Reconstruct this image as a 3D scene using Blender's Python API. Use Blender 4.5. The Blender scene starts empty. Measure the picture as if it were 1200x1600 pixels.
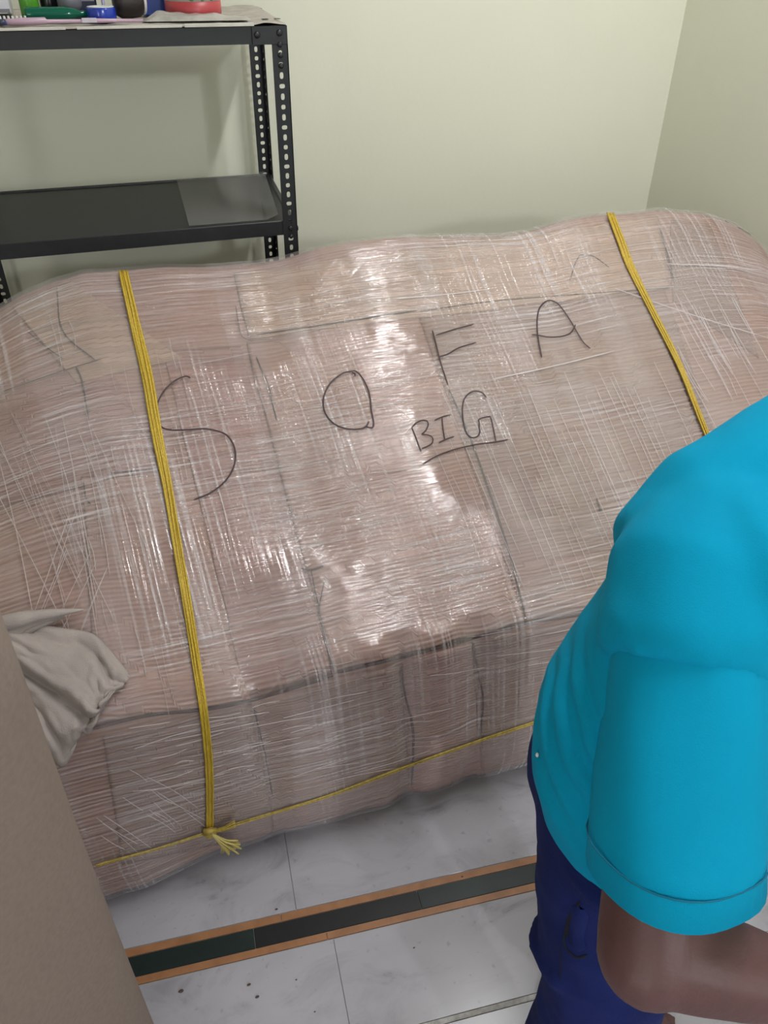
import bpy, bmesh, math, random
import numpy as np
from mathutils import Vector, Matrix, noise
from mathutils.bvhtree import BVHTree

random.seed(7)
scn = bpy.context.scene
COL = scn.collection

# ------------------------------------------------------------------ camera
CAM = Vector((0.0, 0.0, 1.55))
FPX = 1250.0
PITCH, ROLL, YAW = (math.radians(v) for v in (36.2, 0.75, 18.66))
FWD = Vector((math.sin(YAW) * math.cos(PITCH), math.cos(YAW) * math.cos(PITCH), -math.sin(PITCH)))
_r = Vector((math.cos(YAW), -math.sin(YAW), 0.0))
_u = _r.cross(FWD)
RGT = _r * math.cos(ROLL) + _u * math.sin(ROLL)
UPV = -_r * math.sin(ROLL) + _u * math.cos(ROLL)
cd = bpy.data.cameras.new('camera')
cam = bpy.data.objects.new('camera', cd)
COL.objects.link(cam)
m3 = Matrix((RGT, UPV, -FWD)).transposed()
cam.matrix_world = Matrix.Translation(CAM) @ m3.to_4x4()
cd.sensor_fit = 'VERTICAL'
cd.sensor_height = 32.0
cd.lens = 32.0 * FPX / 1600.0
cd.clip_start = 0.02
scn.camera = cam


def ray(px, py):
    return FWD + RGT * ((px - 600) / FPX) - UPV * ((py - 800) / FPX)


def at(px, py, z):
    """measured pixel and distance along the optical axis -> world point"""
    return CAM + ray(px, py) * z


# ------------------------------------------------------------------ world, lights, exposure
w = bpy.data.worlds.new('world')
scn.world = w
w.use_nodes = True
w.node_tree.nodes['Background'].inputs[0].default_value = (0.75, 0.85, 1.0, 1)
w.node_tree.nodes['Background'].inputs[1].default_value = 0.6
scn.view_settings.view_transform = 'Standard'
scn.view_settings.look = 'None'
scn.view_settings.gamma = 1.0
scn.view_settings.use_curve_mapping = False
scn.view_settings.exposure = -0.2


def area(name, loc, target, sx, sy, power, color):
    l = bpy.data.lights.new(name, 'AREA')
    l.shape = 'RECTANGLE'
    l.size, l.size_y = sx, sy
    l.energy = power
    l.color = color
    o = bpy.data.objects.new(name, l)
    o.location = loc
    d = Vector(target) - Vector(loc)
    o.rotation_euler = d.to_track_quat('-Z', 'Y').to_euler()
    COL.objects.link(o)
    return o


# window daylight behind the camera; added fill from the left brightens the right wall
area('window_daylight', (0.75, -4.38, 1.65), (0.75, 2.0, 1.2), 1.3, 1.5, 10, (0.95, 0.96, 1.0))
area('left_fill_light', (-2.08, -2.5, 1.15), (1.6, -0.6, 1.2), 0.9, 2.0, 38, (1.0, 0.97, 0.95))
# a small high ventilator gives the crisp rack shadow
area('ventilator_daylight', (1.45, -4.38, 2.80), (0.6, 2.4, 1.2), 0.24, 0.24, 62, (0.92, 0.96, 1.0))
# tube light under the ceiling, running towards the back wall
area('ceiling_tube_light', (1.05, 0.95, 2.98), (1.05, 0.95, 0.0), 0.07, 1.2, 37, (0.98, 0.98, 1.0))


# ------------------------------------------------------------------ materials
def nd(nt, t, **kw):
    n = nt.nodes.new(t)
    for k, v in kw.items():
        if k == 'ins':
            for a, b in v.items():
                n.inputs[a].default_value = b
        else:
            setattr(n, k, v)
    return n


def new_mat(name):
    m = bpy.data.materials.new(name)
    m.use_nodes = True
    nt = m.node_tree
    return m, nt, nt.nodes['Principled BSDF']


def ramp(nt, fac, stops):
    r = nt.nodes.new('ShaderNodeValToRGB')
    e = r.color_ramp.elements
    while len(e) < len(stops):
        e.new(0.5)
    for i, (p, c) in enumerate(stops):
        e[i].position = p
        e[i].color = (*c, 1) if len(c) == 3 else c
    nt.links.new(fac, r.inputs[0])
    return r.outputs[0]


def g(v):
    return (v, v, v)


def mat(name, c1, c2=None, scale=20.0, detail=4.0, rough=0.6, bump=0.0, bscale=None, metal=0.0,
        stretch=(1, 1, 1), spec=None, coat=0.0, lo=0.35, hi=0.65):
    m, nt, bs = new_mat(name)
    bs.inputs['Roughness'].default_value = rough
    bs.inputs['Metallic'].default_value = metal
    if spec is not None:
        bs.inputs['Specular IOR Level'].default_value = spec
    bs.inputs['Coat Weight'].default_value = coat
    tc = nd(nt, 'ShaderNodeTexCoord')
    mp = nd(nt, 'ShaderNodeMapping', ins={'Scale': stretch})
    nt.links.new(tc.outputs['Object'], mp.inputs[0])
    if c2 is None:
        c2 = tuple(v * 0.85 for v in c1)
    n = nd(nt, 'ShaderNodeTexNoise', ins={'Scale': scale, 'Detail': detail})
    nt.links.new(mp.outputs[0], n.inputs['Vector'])
    nt.links.new(ramp(nt, n.outputs[0], [(lo, c2), (hi, c1)]), bs.inputs['Base Color'])
    if bump:
        nb = nd(nt, 'ShaderNodeTexNoise', ins={'Scale': bscale or scale * 4, 'Detail': 3.0})
        nt.links.new(mp.outputs[0], nb.inputs['Vector'])
        b = nd(nt, 'ShaderNodeBump', ins={'Strength': bump, 'Distance': 0.01})
        nt.links.new(nb.outputs[0], b.inputs['Height'])
        nt.links.new(b.outputs[0], bs.inputs['Normal'])
    return m


def marble(name, base, vein, rough=0.22):
    m, nt, bs = new_mat(name)
    bs.inputs['Roughness'].default_value = rough
    tc = nd(nt, 'ShaderNodeTexCoord')
    mp = nd(nt, 'ShaderNodeMapping', ins={'Rotation': (0, 0, 0.5), 'Scale': (1.0, 2.2, 1.0)})
    nt.links.new(tc.outputs['Object'], mp.inputs[0])
    n1 = nd(nt, 'ShaderNodeTexNoise', ins={'Scale': 4.2, 'Detail': 9.0, 'Roughness': 0.62, 'Distortion': 1.1})
    n2 = nd(nt, 'ShaderNodeTexNoise', ins={'Scale': 2.0, 'Detail': 5.0})
    n3 = nd(nt, 'ShaderNodeTexNoise', ins={'Scale': 60.0, 'Detail': 2.0})
    for n in (n1, n2):
        nt.links.new(mp.outputs[0], n.inputs['Vector'])
    nt.links.new(tc.outputs['Object'], n3.inputs['Vector'])
    a = ramp(nt, n1.outputs[0], [(0.30, vein), (0.40, tuple((x + 3 * y) / 4 for x, y in zip(vein, base))), (0.5, base)])
    b = ramp(nt, n2.outputs[0], [(0.35, g(0.80)), (0.65, g(1.0))])
    c = ramp(nt, n3.outputs[0], [(0.26, g(0.72)), (0.34, g(1.0))])
    m1 = nd(nt, 'ShaderNodeMix', data_type='RGBA', blend_type='MULTIPLY')
    m2 = nd(nt, 'ShaderNodeMix', data_type='RGBA', blend_type='MULTIPLY')
    m1.inputs[0].default_value = 1
    m2.inputs[0].default_value = 0.6
    nt.links.new(a, m1.inputs[6]); nt.links.new(b, m1.inputs[7])
    nt.links.new(m1.outputs[2], m2.inputs[6]); nt.links.new(c, m2.inputs[7])
    nt.links.new(m2.outputs[2], bs.inputs['Base Color'])
    return m


M = {}
M['wall'] = mat('wall_paint', (0.765, 0.765, 0.64), (0.75, 0.75, 0.625), scale=2.5, rough=0.75, bump=0.04, bscale=60)
M['ceiling'] = mat('ceiling_paint', (0.82, 0.82, 0.78), rough=0.8)
M['marble'] = marble('white_marble', (0.43, 0.42, 0.465), (0.25, 0.24, 0.27))
M['grout'] = mat('grey_grout', (0.47, 0.455, 0.44), scale=40, rough=0.9)
M['chips'] = mat('chip_grout', (0.62, 0.61, 0.60), (0.40, 0.39, 0.38), scale=90, rough=0.85, bump=0.2)
M['green'] = marble('green_marble', (0.007, 0.018, 0.017), (0.014, 0.036, 0.030), rough=0.3)
M['darkgreen'] = marble('black_green_marble', (0.005, 0.007, 0.008), (0.011, 0.013, 0.013), rough=0.3)
M['orange'] = mat('ochre_stone', (0.34, 0.155, 0.066), (0.26, 0.115, 0.046), scale=30, rough=0.4)
M['steel'] = mat('dark_enamel', (0.013, 0.0145, 0.018), (0.010, 0.011, 0.0135), scale=60, rough=0.42, bump=0.02)
M['bolt'] = mat('bolt_steel', (0.04, 0.04, 0.045), rough=0.35, metal=0.6)


def cardboard(name, c, dark=0.88):
    m, nt, bs = new_mat(name)
    bs.inputs['Roughness'].default_value = 0.7
    uv = nd(nt, 'ShaderNodeUVMap', uv_map='uv')
    mp = nd(nt, 'ShaderNodeMapping', ins={'Scale': (3.0, 130.0, 1.0)})
    nt.links.new(uv.outputs[0], mp.inputs[0])
    n1 = nd(nt, 'ShaderNodeTexNoise', ins={'Scale': 1.0, 'Detail': 3.0})
    nt.links.new(mp.outputs[0], n1.inputs['Vector'])
    n2 = nd(nt, 'ShaderNodeTexNoise', ins={'Scale': 5.0, 'Detail': 5.0})
    nt.links.new(uv.outputs[0], n2.inputs['Vector'])
    a = ramp(nt, n1.outputs[0], [(0.3, tuple(v * 0.80 for v in c)), (0.65, c)])
    b = ramp(nt, n2.outputs[0], [(0.3, g(dark)), (0.7, g(1.0))])
    mx = nd(nt, 'ShaderNodeMix', data_type='RGBA', blend_type='MULTIPLY')
    mx.inputs[0].default_value = 1
    nt.links.new(a, mx.inputs[6]); nt.links.new(b, mx.inputs[7])
    # flutes of the corrugated board
    wv = nd(nt, 'ShaderNodeTexWave', wave_type='BANDS', bands_direction='Y', ins={'Scale': 34.0, 'Distortion': 0.9, 'Detail': 2.0, 'Detail Scale': 1.0})
    nt.links.new(uv.outputs[0], wv.inputs['Vector'])
    m2 = nd(nt, 'ShaderNodeMix', data_type='RGBA', blend_type='MULTIPLY')
    m2.inputs[0].default_value = 1
    nt.links.new(mx.outputs[2], m2.inputs[6])
    nt.links.new(ramp(nt, wv.outputs['Fac'], [(0.0, g(0.80)), (0.6, g(1.0))]), m2.inputs[7])
    nt.links.new(m2.outputs[2], bs.inputs['Base Color'])
    bp = nd(nt, 'ShaderNodeBump', ins={'Strength': 0.5, 'Distance': 0.003})
    ad = nd(nt, 'ShaderNodeMath', operation='ADD')
    nt.links.new(n1.outputs[0], ad.inputs[0]); nt.links.new(wv.outputs['Fac'], ad.inputs[1])
    nt.links.new(ad.outputs[0], bp.inputs['Height'])
    nt.links.new(bp.outputs[0], bs.inputs['Normal'])
    return m


M['card_a'] = cardboard('cardboard_pink', (0.43, 0.27, 0.23))
M['card_b'] = cardboard('cardboard_tan', (0.47, 0.32, 0.25))
M['card_c'] = cardboard('cardboard_rose', (0.40, 0.245, 0.22))
M['card_d'] = cardboard('cardboard_brown', (0.36, 0.24, 0.205))


def film_material():
    m, nt, bs = new_mat('stretch_film')
    nt.nodes.remove(bs)
    out = nt.nodes['Material Output']
    uv = nd(nt, 'ShaderNodeUVMap', uv_map='uv')
    L = nt.links.new

    def noise_uv(sx, sy, rot=0.0, detail=2.0, loc=(0, 0, 0), dist=0.0):
        r = nd(nt, 'ShaderNodeMapping', ins={'Rotation': (0, 0, rot)})
        L(uv.outputs[0], r.inputs[0])
        s = nd(nt, 'ShaderNodeMapping', ins={'Scale': (sx, sy, 1), 'Location': loc})
        L(r.outputs[0], s.inputs[0])
        n = nd(nt, 'ShaderNodeTexNoise', ins={'Scale': 1.0, 'Detail': detail, 'Distortion': dist})
        L(s.outputs[0], n.inputs['Vector'])
        return n.outputs[0]

    def rng(v, a, b):
        k = nd(nt, 'ShaderNodeMapRange', ins={1: a, 2: b, 3: 0.0, 4: 1.0})
        k.clamp = True
        L(v, k.inputs[0])
        return k.outputs[0]

    def op(o, a, b):
        k = nd(nt, 'ShaderNodeMath', operation=o)
        for i, x in enumerate((a, b)):
            if isinstance(x, (int, float)):
                k.inputs[i].default_value = x
            else:
                L(x, k.inputs[i])
        return k.outputs[0]

    hN = noise_uv(3.0, 190.0, 0.03)
    hN2 = noise_uv(6.0, 420.0, -0.04, loc=(3, 1, 0))
    vN = noise_uv(170.0, 2.2, 0.06)
    dN = noise_uv(3.0, 120.0, 0.75, loc=(5, 2, 0))
    hM = rng(noise_uv(2.6, 4.5, 0, 2, (7, 3, 0)), 0.38, 0.62)
    vM = rng(noise_uv(3.2, 1.6, 0, 2, (1, 9, 0)), 0.47, 0.60)
    dM = rng(noise_uv(2.6, 2.6, 0, 2, (2, 5, 0)), 0.52, 0.64)
    h = op('MULTIPLY', rng(hN, 0.52, 0.64), hM)
    h2 = op('MULTIPLY', rng(hN2, 0.53, 0.65), hM)
    v = op('MULTIPLY', rng(vN, 0.53, 0.62), vM)
    d = op('MULTIPLY', rng(dN, 0.55, 0.68), dM)
    bands = rng(noise_uv(9.0, 0.6, 0.03, 1, (4, 4, 0)), 0.50, 0.54)
    bands2 = rng(noise_uv(0.5, 6.0, 0.0, 1, (8, 2, 0)), 0.50, 0.55)
    s = op('ADD', op('MULTIPLY', h, 0.30), op('MULTIPLY', h2, 0.24))
    s = op('ADD', s, op('MULTIPLY', v, 0.25))
    s = op('ADD', s, op('MULTIPLY', d, 0.12))
    s = op('ADD', s, op('MULTIPLY', bands, 0.07))
    s = op('ADD', s, op('MULTIPLY', bands2, 0.05))
    s = op('ADD', s, 0.01)
    s = op('MINIMUM', s, 0.6)
    # relief of the stretched film
    hgt = op('ADD', op('MULTIPLY', hN, 1.3), op('MULTIPLY', hN2, 0.7))
    hgt = op('MULTIPLY', hgt, op('ADD', op('MULTIPLY', hM, 0.8), 0.2))
    hgt = op('ADD', hgt, op('MULTIPLY', op('MULTIPLY', vN, vM), 0.8))
    hgt = op('ADD', hgt, op('MULTIPLY', op('MULTIPLY', dN, dM), 0.6))
    lump = noise_uv(9.0, 9.0, 0, 2)
    hgt = op('ADD', hgt, op('MULTIPLY', lump, 0.4))
    bp = nd(nt, 'ShaderNodeBump', ins={'Strength': 1.0, 'Distance': 0.0032})
    L(hgt, bp.inputs['Height'])
    tr = nd(nt, 'ShaderNodeBsdfTransparent')
    df = nd(nt, 'ShaderNodeBsdfDiffuse', ins={'Color': (0.78, 0.73, 0.76, 1)})
    gl = nd(nt, 'ShaderNodeBsdfGlossy', ins={'Roughness': 0.11, 'Color': (1, 1, 1, 1)})
    L(bp.outputs[0], gl.inputs['Normal'])
    m1 = nd(nt, 'ShaderNodeMixShader')
    L(s, m1.inputs[0]); L(tr.outputs[0], m1.inputs[1]); L(df.outputs[0], m1.inputs[2])
    fr = nd(nt, 'ShaderNodeFresnel', ins={'IOR': 1.5})
    L(bp.outputs[0], fr.inputs['Normal'])
    m2 = nd(nt, 'ShaderNodeMixShader')
    L(op('MINIMUM', op('MULTIPLY', fr.outputs[0], 1.3), 0.12), m2.inputs[0]); L(m1.outputs[0], m2.inputs[1]); L(gl.outputs[0], m2.inputs[2])
    L(m2.outputs[0], out.inputs['Surface'])
    return m


M['film'] = film_material()
M['wrinkle'] = mat('film_fold', (0.66, 0.575, 0.57), rough=0.25)
M['ink'] = mat('marker_ink', (0.045, 0.018, 0.025), rough=0.5)
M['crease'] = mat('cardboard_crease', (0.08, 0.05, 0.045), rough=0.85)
M['twine'] = mat('yellow_raffia', (0.62, 0.43, 0.045), (0.40, 0.26, 0.02), scale=30, stretch=(14, 14, 1), rough=0.45)
M['twine_dull'] = mat('dull_raffia', (0.50, 0.38, 0.10), (0.33, 0.23, 0.03), scale=30, stretch=(6, 1, 6), rough=0.5)
M['carton'] = mat('plain_carton', (0.245, 0.187, 0.16), (0.22, 0.168, 0.142), scale=160, detail=6, rough=0.8, bump=0.06, bscale=300)
M['rag'] = mat('grey_rag', (0.40, 0.345, 0.325), (0.34, 0.295, 0.28), scale=14, rough=0.95, bump=0.25, bscale=500)
M['shirt'] = mat('turquoise_cotton', (0.0, 0.315, 0.54), (0.0, 0.295, 0.51), scale=9, rough=0.9, bump=0.10, bscale=700, spec=0.15)
M['stitch'] = mat('turquoise_stitch', (0.0, 0.16, 0.27), rough=0.9)
M['trouser'] = mat('navy_cotton', (0.010, 0.019, 0.120), (0.007, 0.014, 0.090), scale=12, rough=0.9, bump=0.15, bscale=500, spec=0.2)
M['navy_dark'] = mat('pocket_lining', (0.006, 0.007, 0.02), rough=0.95)
M['skin'] = mat('brown_skin', (0.122, 0.055, 0.056), (0.10, 0.045, 0.046), scale=16, rough=0.5, bump=0.06, bscale=220)
M['hair'] = mat('black_hair', (0.012, 0.010, 0.010), rough=0.5, bump=0.4, bscale=300)
M['eye'] = mat('eye_white', (0.75, 0.73, 0.70), rough=0.2)
M['pupil'] = mat('eye_pupil', (0.01, 0.007, 0.006), rough=0.15)
M['pearl'] = mat('pearl_button', (0.8, 0.8, 0.8), rough=0.2)
M['paper'] = mat('newsprint', (0.46, 0.42, 0.37), (0.36, 0.33, 0.29), scale=35, rough=0.9, bump=0.2)
M['paper_edge'] = mat('newsprint_pale', (0.62, 0.60, 0.55), rough=0.9)
M['print'] = mat('news_ink', (0.10, 0.09, 0.09), rough=0.9)
M['plasticbag'] = mat('grey_polythene', (0.40, 0.38, 0.35), (0.30, 0.285, 0.26), scale=25, rough=0.3, bump=0.5, bscale=40)


def plain(name, c, rough=0.35, metal=0.0, coat=0.0):
    return mat(name, c, tuple(v * 0.9 for v in c), scale=30, rough=rough, metal=metal, coat=coat)


def glassy(name, c, rough=0.1, alpha=0.5):
    m, nt, bs = new_mat(name)
    bs.inputs['Base Color'].default_value = (*c, 1)
    bs.inputs['Roughness'].default_value = rough
    bs.inputs['Alpha'].default_value = alpha
    return m


# ------------------------------------------------------------------ object helpers
def link(o, parent=None):
    COL.objects.link(o)
    if parent:
        o.parent = parent
    return o


def tag(o, label=None, cat=None, group=None, kind=None):
    if label: o['label'] = label
    if cat: o['category'] = cat
    if group: o['group'] = group
    if kind: o['kind'] = kind
    return o


def empty(name, loc=(0, 0, 0)):
    o = bpy.data.objects.new(name, None)
    o.empty_display_size = 0.05
    o.location = loc
    COL.objects.link(o)
    return o


def mesh_obj(name, verts, faces, material, parent=None, smooth=False, uvs=None):
    me = bpy.data.meshes.new(name)
    off = Vector((0, 0, 0))
    if parent is not None:
        off = WORLD.get(parent.name, Vector((0, 0, 0)))
    me.from_pydata([tuple(Vector(v) - off) for v in verts], [], faces)
    if uvs is not None:
        ul = me.uv_layers.new(name='uv')
        vi = np.empty(len(me.loops), dtype=np.int32)
        me.loops.foreach_get('vertex_index', vi)
        ul.data.foreach_set('uv', np.asarray(uvs, dtype=np.float32)[vi].ravel())
    if smooth:
        me.polygons.foreach_set('use_smooth', [True] * len(me.polygons))
    me.materials.append(material)
    me.update()
    o = bpy.data.objects.new(name, me)
    link(o, parent)
    return o


WORLD = {}


def thing(name, loc, label, cat, group=None):
    o = empty(name, loc)
    WORLD[o.name] = Vector(loc)
    tag(o, label, cat, group)
    return o


def set_origin(o, loc):
    """move a top-level mesh's origin to loc, keeping it where it stands"""
    loc = Vector(loc)
    o.data.transform(Matrix.Translation(-loc))
    o.location = loc
    WORLD[o.name] = loc
    return o


class MB:
    def __init__(s):
        s.v, s.f = [], []

    def add(s, v, f):
        n = len(s.v)
        s.v += [Vector(x) for x in v]
        s.f += [tuple(i + n for i in q) for q in f]
        return s

    def box(s, lo, hi, mtx=None, bev=0.0):
        bm = bmesh.new()
        bmesh.ops.create_cube(bm, size=1.0)
        lo, hi = Vector(lo), Vector(hi)
        for v in bm.verts:
            v.co = Vector(((v.co.x + .5) * (hi.x - lo.x) + lo.x, (v.co.y + .5) * (hi.y - lo.y) + lo.y,
                           (v.co.z + .5) * (hi.z - lo.z) + lo.z))
        if bev:
            bmesh.ops.bevel(bm, geom=bm.edges[:], offset=bev, segments=2, affect='EDGES', profile=0.5)
        return s.from_bm(bm, mtx)

    def from_bm(s, bm, mtx=None):
        bm.verts.index_update()
        vs = [(mtx @ v.co) if mtx else v.co.copy() for v in bm.verts]
        fs = [tuple(v.index for v in f.verts) for f in bm.faces]
        bm.free()
        return s.add(vs, fs)

    def rings(s, rings, cap=True, closed=False):
        n = len(rings[0])
        vs = [p for r in rings for p in r]
        fs = []
        m = len(rings)
        for i in range(m if closed else m - 1):
            a, b = i * n, ((i + 1) % m) * n
            for k in range(n):
                k2 = (k + 1) % n
                fs.append((a + k, a + k2, b + k2, b + k))
        if cap and not closed:
            fs.append(tuple(range(n))[::-1])
            fs.append(tuple((m - 1) * n + k for k in range(n)))
        return s.add(vs, fs)

    def tube(s, pts, rad, n=10, flat=1.0, ref=None, cap=True):
        pts = [Vector(p) for p in pts]
        if not hasattr(rad, '__len__'):
            rad = [rad] * len(pts)
        rs = []
        prev = None
        for i, p in enumerate(pts):
            t = (pts[min(i + 1, len(pts) - 1)] - pts[max(i - 1, 0)]).normalized()
            if ref is not None:
                a = Vector(ref)
            elif prev is not None:
                a = prev
            else:
                a = Vector((0, 0, 1)) if abs(t.z) < .9 else Vector((1, 0, 0))
            a = (a - t * a.dot(t)).normalized()
            prev = a
            b = t.cross(a)
            r = rad[i]
            rs.append([p + (a * math.cos(q) + b * math.sin(q) * flat) * r for q in (2 * math.pi * k / n for k in range(n))])
        return s.rings(rs, cap)

    def lathe(s, prof, base, n=24, axis=(0, 0, 1)):
        ax = Vector(axis).normalized()
        q = Vector((0, 0, 1)).rotation_difference(ax).to_matrix()
        rs = [[Vector(base) + q @ Vector((r * math.cos(2 * math.pi * k / n), r * math.sin(2 * math.pi * k / n), z))
               for k in range(n)] for r, z in prof]
        return s.rings(rs)

    def ball(s, c, r, n=12, mtx=None):
        if not hasattr(r, '__len__'):
            r = (r, r, r)
        rs = []
        m = max(6, n // 2 + 2)
        for i in range(m + 1):
            th = math.pi * (0.02 + 0.96 * i / m)
            ring = []
            for k in range(n):
                p = Vector((r[0] * math.sin(th) * math.cos(2 * math.pi * k / n),
                            r[1] * math.sin(th) * math.sin(2 * math.pi * k / n), r[2] * math.cos(th)))
                ring.append(Vector(c) + (mtx @ p if mtx else p))
            rs.append(ring)
        return s.rings(rs)

    def build(s, name, material, parent=None, smooth=False):
        return mesh_obj(name, s.v, s.f, material, parent, smooth)


def spline(pts, n):
    """Catmull-Rom through points, n samples per span"""
    P = [Vector(p) for p in pts]
    P = [P[0] * 2 - P[1]] + P + [P[-1] * 2 - P[-2]]
    out = []
    for i in range(1, len(P) - 2):
        for k in range(n):
            t = k / n
            a, b, c, d = P[i - 1:i + 3]
            out.append(0.5 * ((2 * b) + (c - a) * t + (2 * a - 5 * b + 4 * c - d) * t * t + (3 * b - a - 3 * c + d) * t ** 3))
    out.append(P[-2])
    return out


def fused(mb, voxel, smooth_it=6, fac=0.5):
    """one continuous surface out of overlapping volumes -> mesh data"""
    me = bpy.data.meshes.new('tmp')
    me.from_pydata([tuple(v) for v in mb.v], [], mb.f)
    bm = bmesh.new(); bm.from_mesh(me)
    bmesh.ops.recalc_face_normals(bm, faces=bm.faces[:])
    bm.to_mesh(me); bm.free()
    o = bpy.data.objects.new('tmp', me)
    COL.objects.link(o)
    r = o.modifiers.new('r', 'REMESH'); r.mode = 'VOXEL'; r.voxel_size = voxel; r.use_smooth_shade = True
    s = o.modifiers.new('s', 'SMOOTH'); s.iterations = smooth_it; s.factor = fac
    dg = bpy.context.evaluated_depsgraph_get()
    dg.update()
    res = bpy.data.meshes.new_from_object(o.evaluated_get(dg))
    bpy.data.objects.remove(o)
    return res


def data_obj(name, me, material, parent=None):
    me.name = name
    me.materials.clear()
    me.materials.append(material)
    me.polygons.foreach_set('use_smooth', [True] * len(me.polygons))
    if parent is not None:
        me.transform(Matrix.Translation(-WORLD.get(parent.name, Vector())))
    o = bpy.data.objects.new(name, me)
    link(o, parent)
    return o


# ------------------------------------------------------------------ room
XR, YB, XL, YF, ZC = 1.757, 2.42, -2.1, -4.4, 3.05
TH = 0.12


def wall_with_hole(name, axis, pos, lo, hi, holes, sgn):
    """wall panel in plane axis=pos, between lo and hi along the other horizontal axis, with rectangular holes (a0,a1,z0,z1)"""
    mb = MB()
    cuts_a = sorted({lo, hi, *[h[0] for h in holes], *[h[1] for h in holes]})
    cuts_z = sorted({0, ZC, *[h[2] for h in holes], *[h[3] for h in holes]})
    for a0, a1 in zip(cuts_a, cuts_a[1:]):
        for z0, z1 in zip(cuts_z, cuts_z[1:]):
            am, zm = (a0 + a1) / 2, (z0 + z1) / 2
            if any(h[0] < am < h[1] and h[2] < zm < h[3] for h in holes):
                continue
            p0, p1 = (pos, pos + TH) if sgn > 0 else (pos - TH, pos)
            if axis == 'x':
                mb.box((p0, a0, z0), (p1, a1, z1))
            else:
                mb.box((a0, p0, z0), (a1, p1, z1))
    return tag(mb.build(name, M['wall']), kind='structure')


wall_with_hole('wall_back', 'y', YB, XL - TH, XR + TH, [], 1)
wall_right = wall_with_hole('wall_right', 'x', XR, YF, YB, [], 1)
wall_with_hole('wall_left', 'x', XL, YF, YB, [(-2.95, -2.05, 0.0, 2.1)], -1)
wall_with_hole('wall_front', 'y', YF, XL - TH, XR + TH, [(0.1, 1.4, 0.9, 2.4), (1.32, 1.58, 2.67, 2.93)], -1)
mb = MB(); mb.box((XL - TH, YF - TH, ZC), (XR + TH, YB + TH, ZC + 0.1))
tag(mb.build('ceiling', M['ceiling']), kind='structure')
# hairline crack where the right wall meets the sofa
cr = MB()
cp = [Vector((XR - 0.0004, 2.02, 0.845)), Vector((XR - 0.0004, 1.99, 0.838)), Vector((XR - 0.0004, 1.95, 0.842)), Vector((XR - 0.0004, 1.90, 0.838))]
cr.tube(cp, [0.001, 0.0022, 0.0016, 0.001], n=6)
cr.build('crack', M['crease'], wall_right)

# floor: bed plus individually laid slabs in a frame turned slightly against the walls
floor_mb = MB(); floor_mb.box((XL - TH, YF - TH, -0.06), (XR + TH, YB + TH, -0.0025))
floor = tag(floor_mb.build('floor', M['grout']), kind='structure')
A = math.radians(-4.6)
FE = Vector((math.cos(A), math.sin(A), 0)); FN = Vector((-math.sin(A), math.cos(A), 0))
FO = Vector((-0.197, 0.817, 0))


def fpt(s, n, z=0.0):
    return FO + FE * s + FN * n + Vector((0, 0, z))


def clip_rect(poly):
    """clip a convex polygon to the room"""
    def clip(ps, f):
        out = []
        for i, p in enumerate(ps):
            q = ps[(i + 1) % len(ps)]
            a, b = f(p), f(q)
            if a >= 0: out.append(p)
            if (a >= 0) != (b >= 0): out.append(p + (q - p) * (a / (a - b)))
        return out
    for f in (lambda p: p.x - XL, lambda p: XR - p.x, lambda p: p.y - YF, lambda p: YB - p.y):
        poly = clip(poly, f)
        if len(poly) < 3: return None
    return poly


def slab(name, s0, s1, n0, n1, material, gap=0.0005, top=0.0):
    poly = clip_rect([fpt(s0 + gap, n0 + gap), fpt(s1 - gap, n0 + gap), fpt(s1 - gap, n1 - gap), fpt(s0 + gap, n1 - gap)])
    if not poly: return
    c = sum(poly, Vector()) / len(poly)
    k = len(poly)
    b = 0.0007
    v = [Vector((p.x, p.y, -0.004)) for p in poly] + [Vector((p.x, p.y, top - b)) for p in poly]
    v += [Vector((p.x, p.y, top)) + (c - p).normalized() * b * 1.4 for p in poly]
    f = [tuple(range(2 * k, 3 * k))]
    for r in (0, k):
        f += [(r + i, r + (i + 1) % k, r + k + (i + 1) % k, r + k + i) for i in range(k)]
    mesh_obj(name, v, f, material, floor)


for i in range(-8, 9):
    s0 = -0.109 + 0.324 * i
    if s0 > 2.6 or s0 < -2.4: continue
    slab('green_tile', s0, s0 + 0.324, -0.0385, -0.0005, M['darkgreen'] if i % 2 else M['green'])
for i in range(-5, 6):
    slab('ochre_strip', -0.281 + 0.55 * i, 0.269 + 0.55 * i, 0.0, 0.0155, M['orange'])
    slab('ochre_strip', -0.201 + 0.55 * i, 0.349 + 0.55 * i, -0.0535, -0.039, M['orange'])
for j in range(3):
    for i in range(-4, 5):
        slab('marble_slab', 0.30 + 0.6 * i - 0.1 * j, 0.90 + 0.6 * i - 0.1 * j, 0.0165 + 0.6 * j, 0.6165 + 0.6 * j, M['marble'])
for i in range(-4, 5):
    slab('marble_slab', 0.36 + 0.6 * i, 0.96 + 0.6 * i, -0.233, -0.0545, M['marble'])
    slab('marble_slab', 0.10 + 0.6 * i, 0.70 + 0.6 * i, -0.243 - 0.6, -0.243, M['marble'])
    for j in range(1, 5):
        slab('marble_slab', 0.10 + 0.6 * i, 0.70 + 0.6 * i, -0.243 - 0.6 * (j + 1), -0.243 - 0.6 * j, M['marble'])
gs = MB()
for i in range(30):
    a, b = fpt(-2.0 + 0.13 * i, -0.2425), fpt(-2.0 + 0.13 * (i + 1), -0.2335)
    if XL < a.x < XR and XL < b.x < XR:
        q = [fpt(-2.0 + 0.13 * i, -0.2425), fpt(-2.0 + 0.13 * (i + 1), -0.2425), fpt(-2.0 + 0.13 * (i + 1), -0.2335), fpt(-2.0 + 0.13 * i, -0.2335)]
        gs.add([p + Vector((0, 0, -0.0006)) for p in q], [(0, 1, 2, 3)])
gs.build('chipped_joint', M['chips'], floor)
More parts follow.
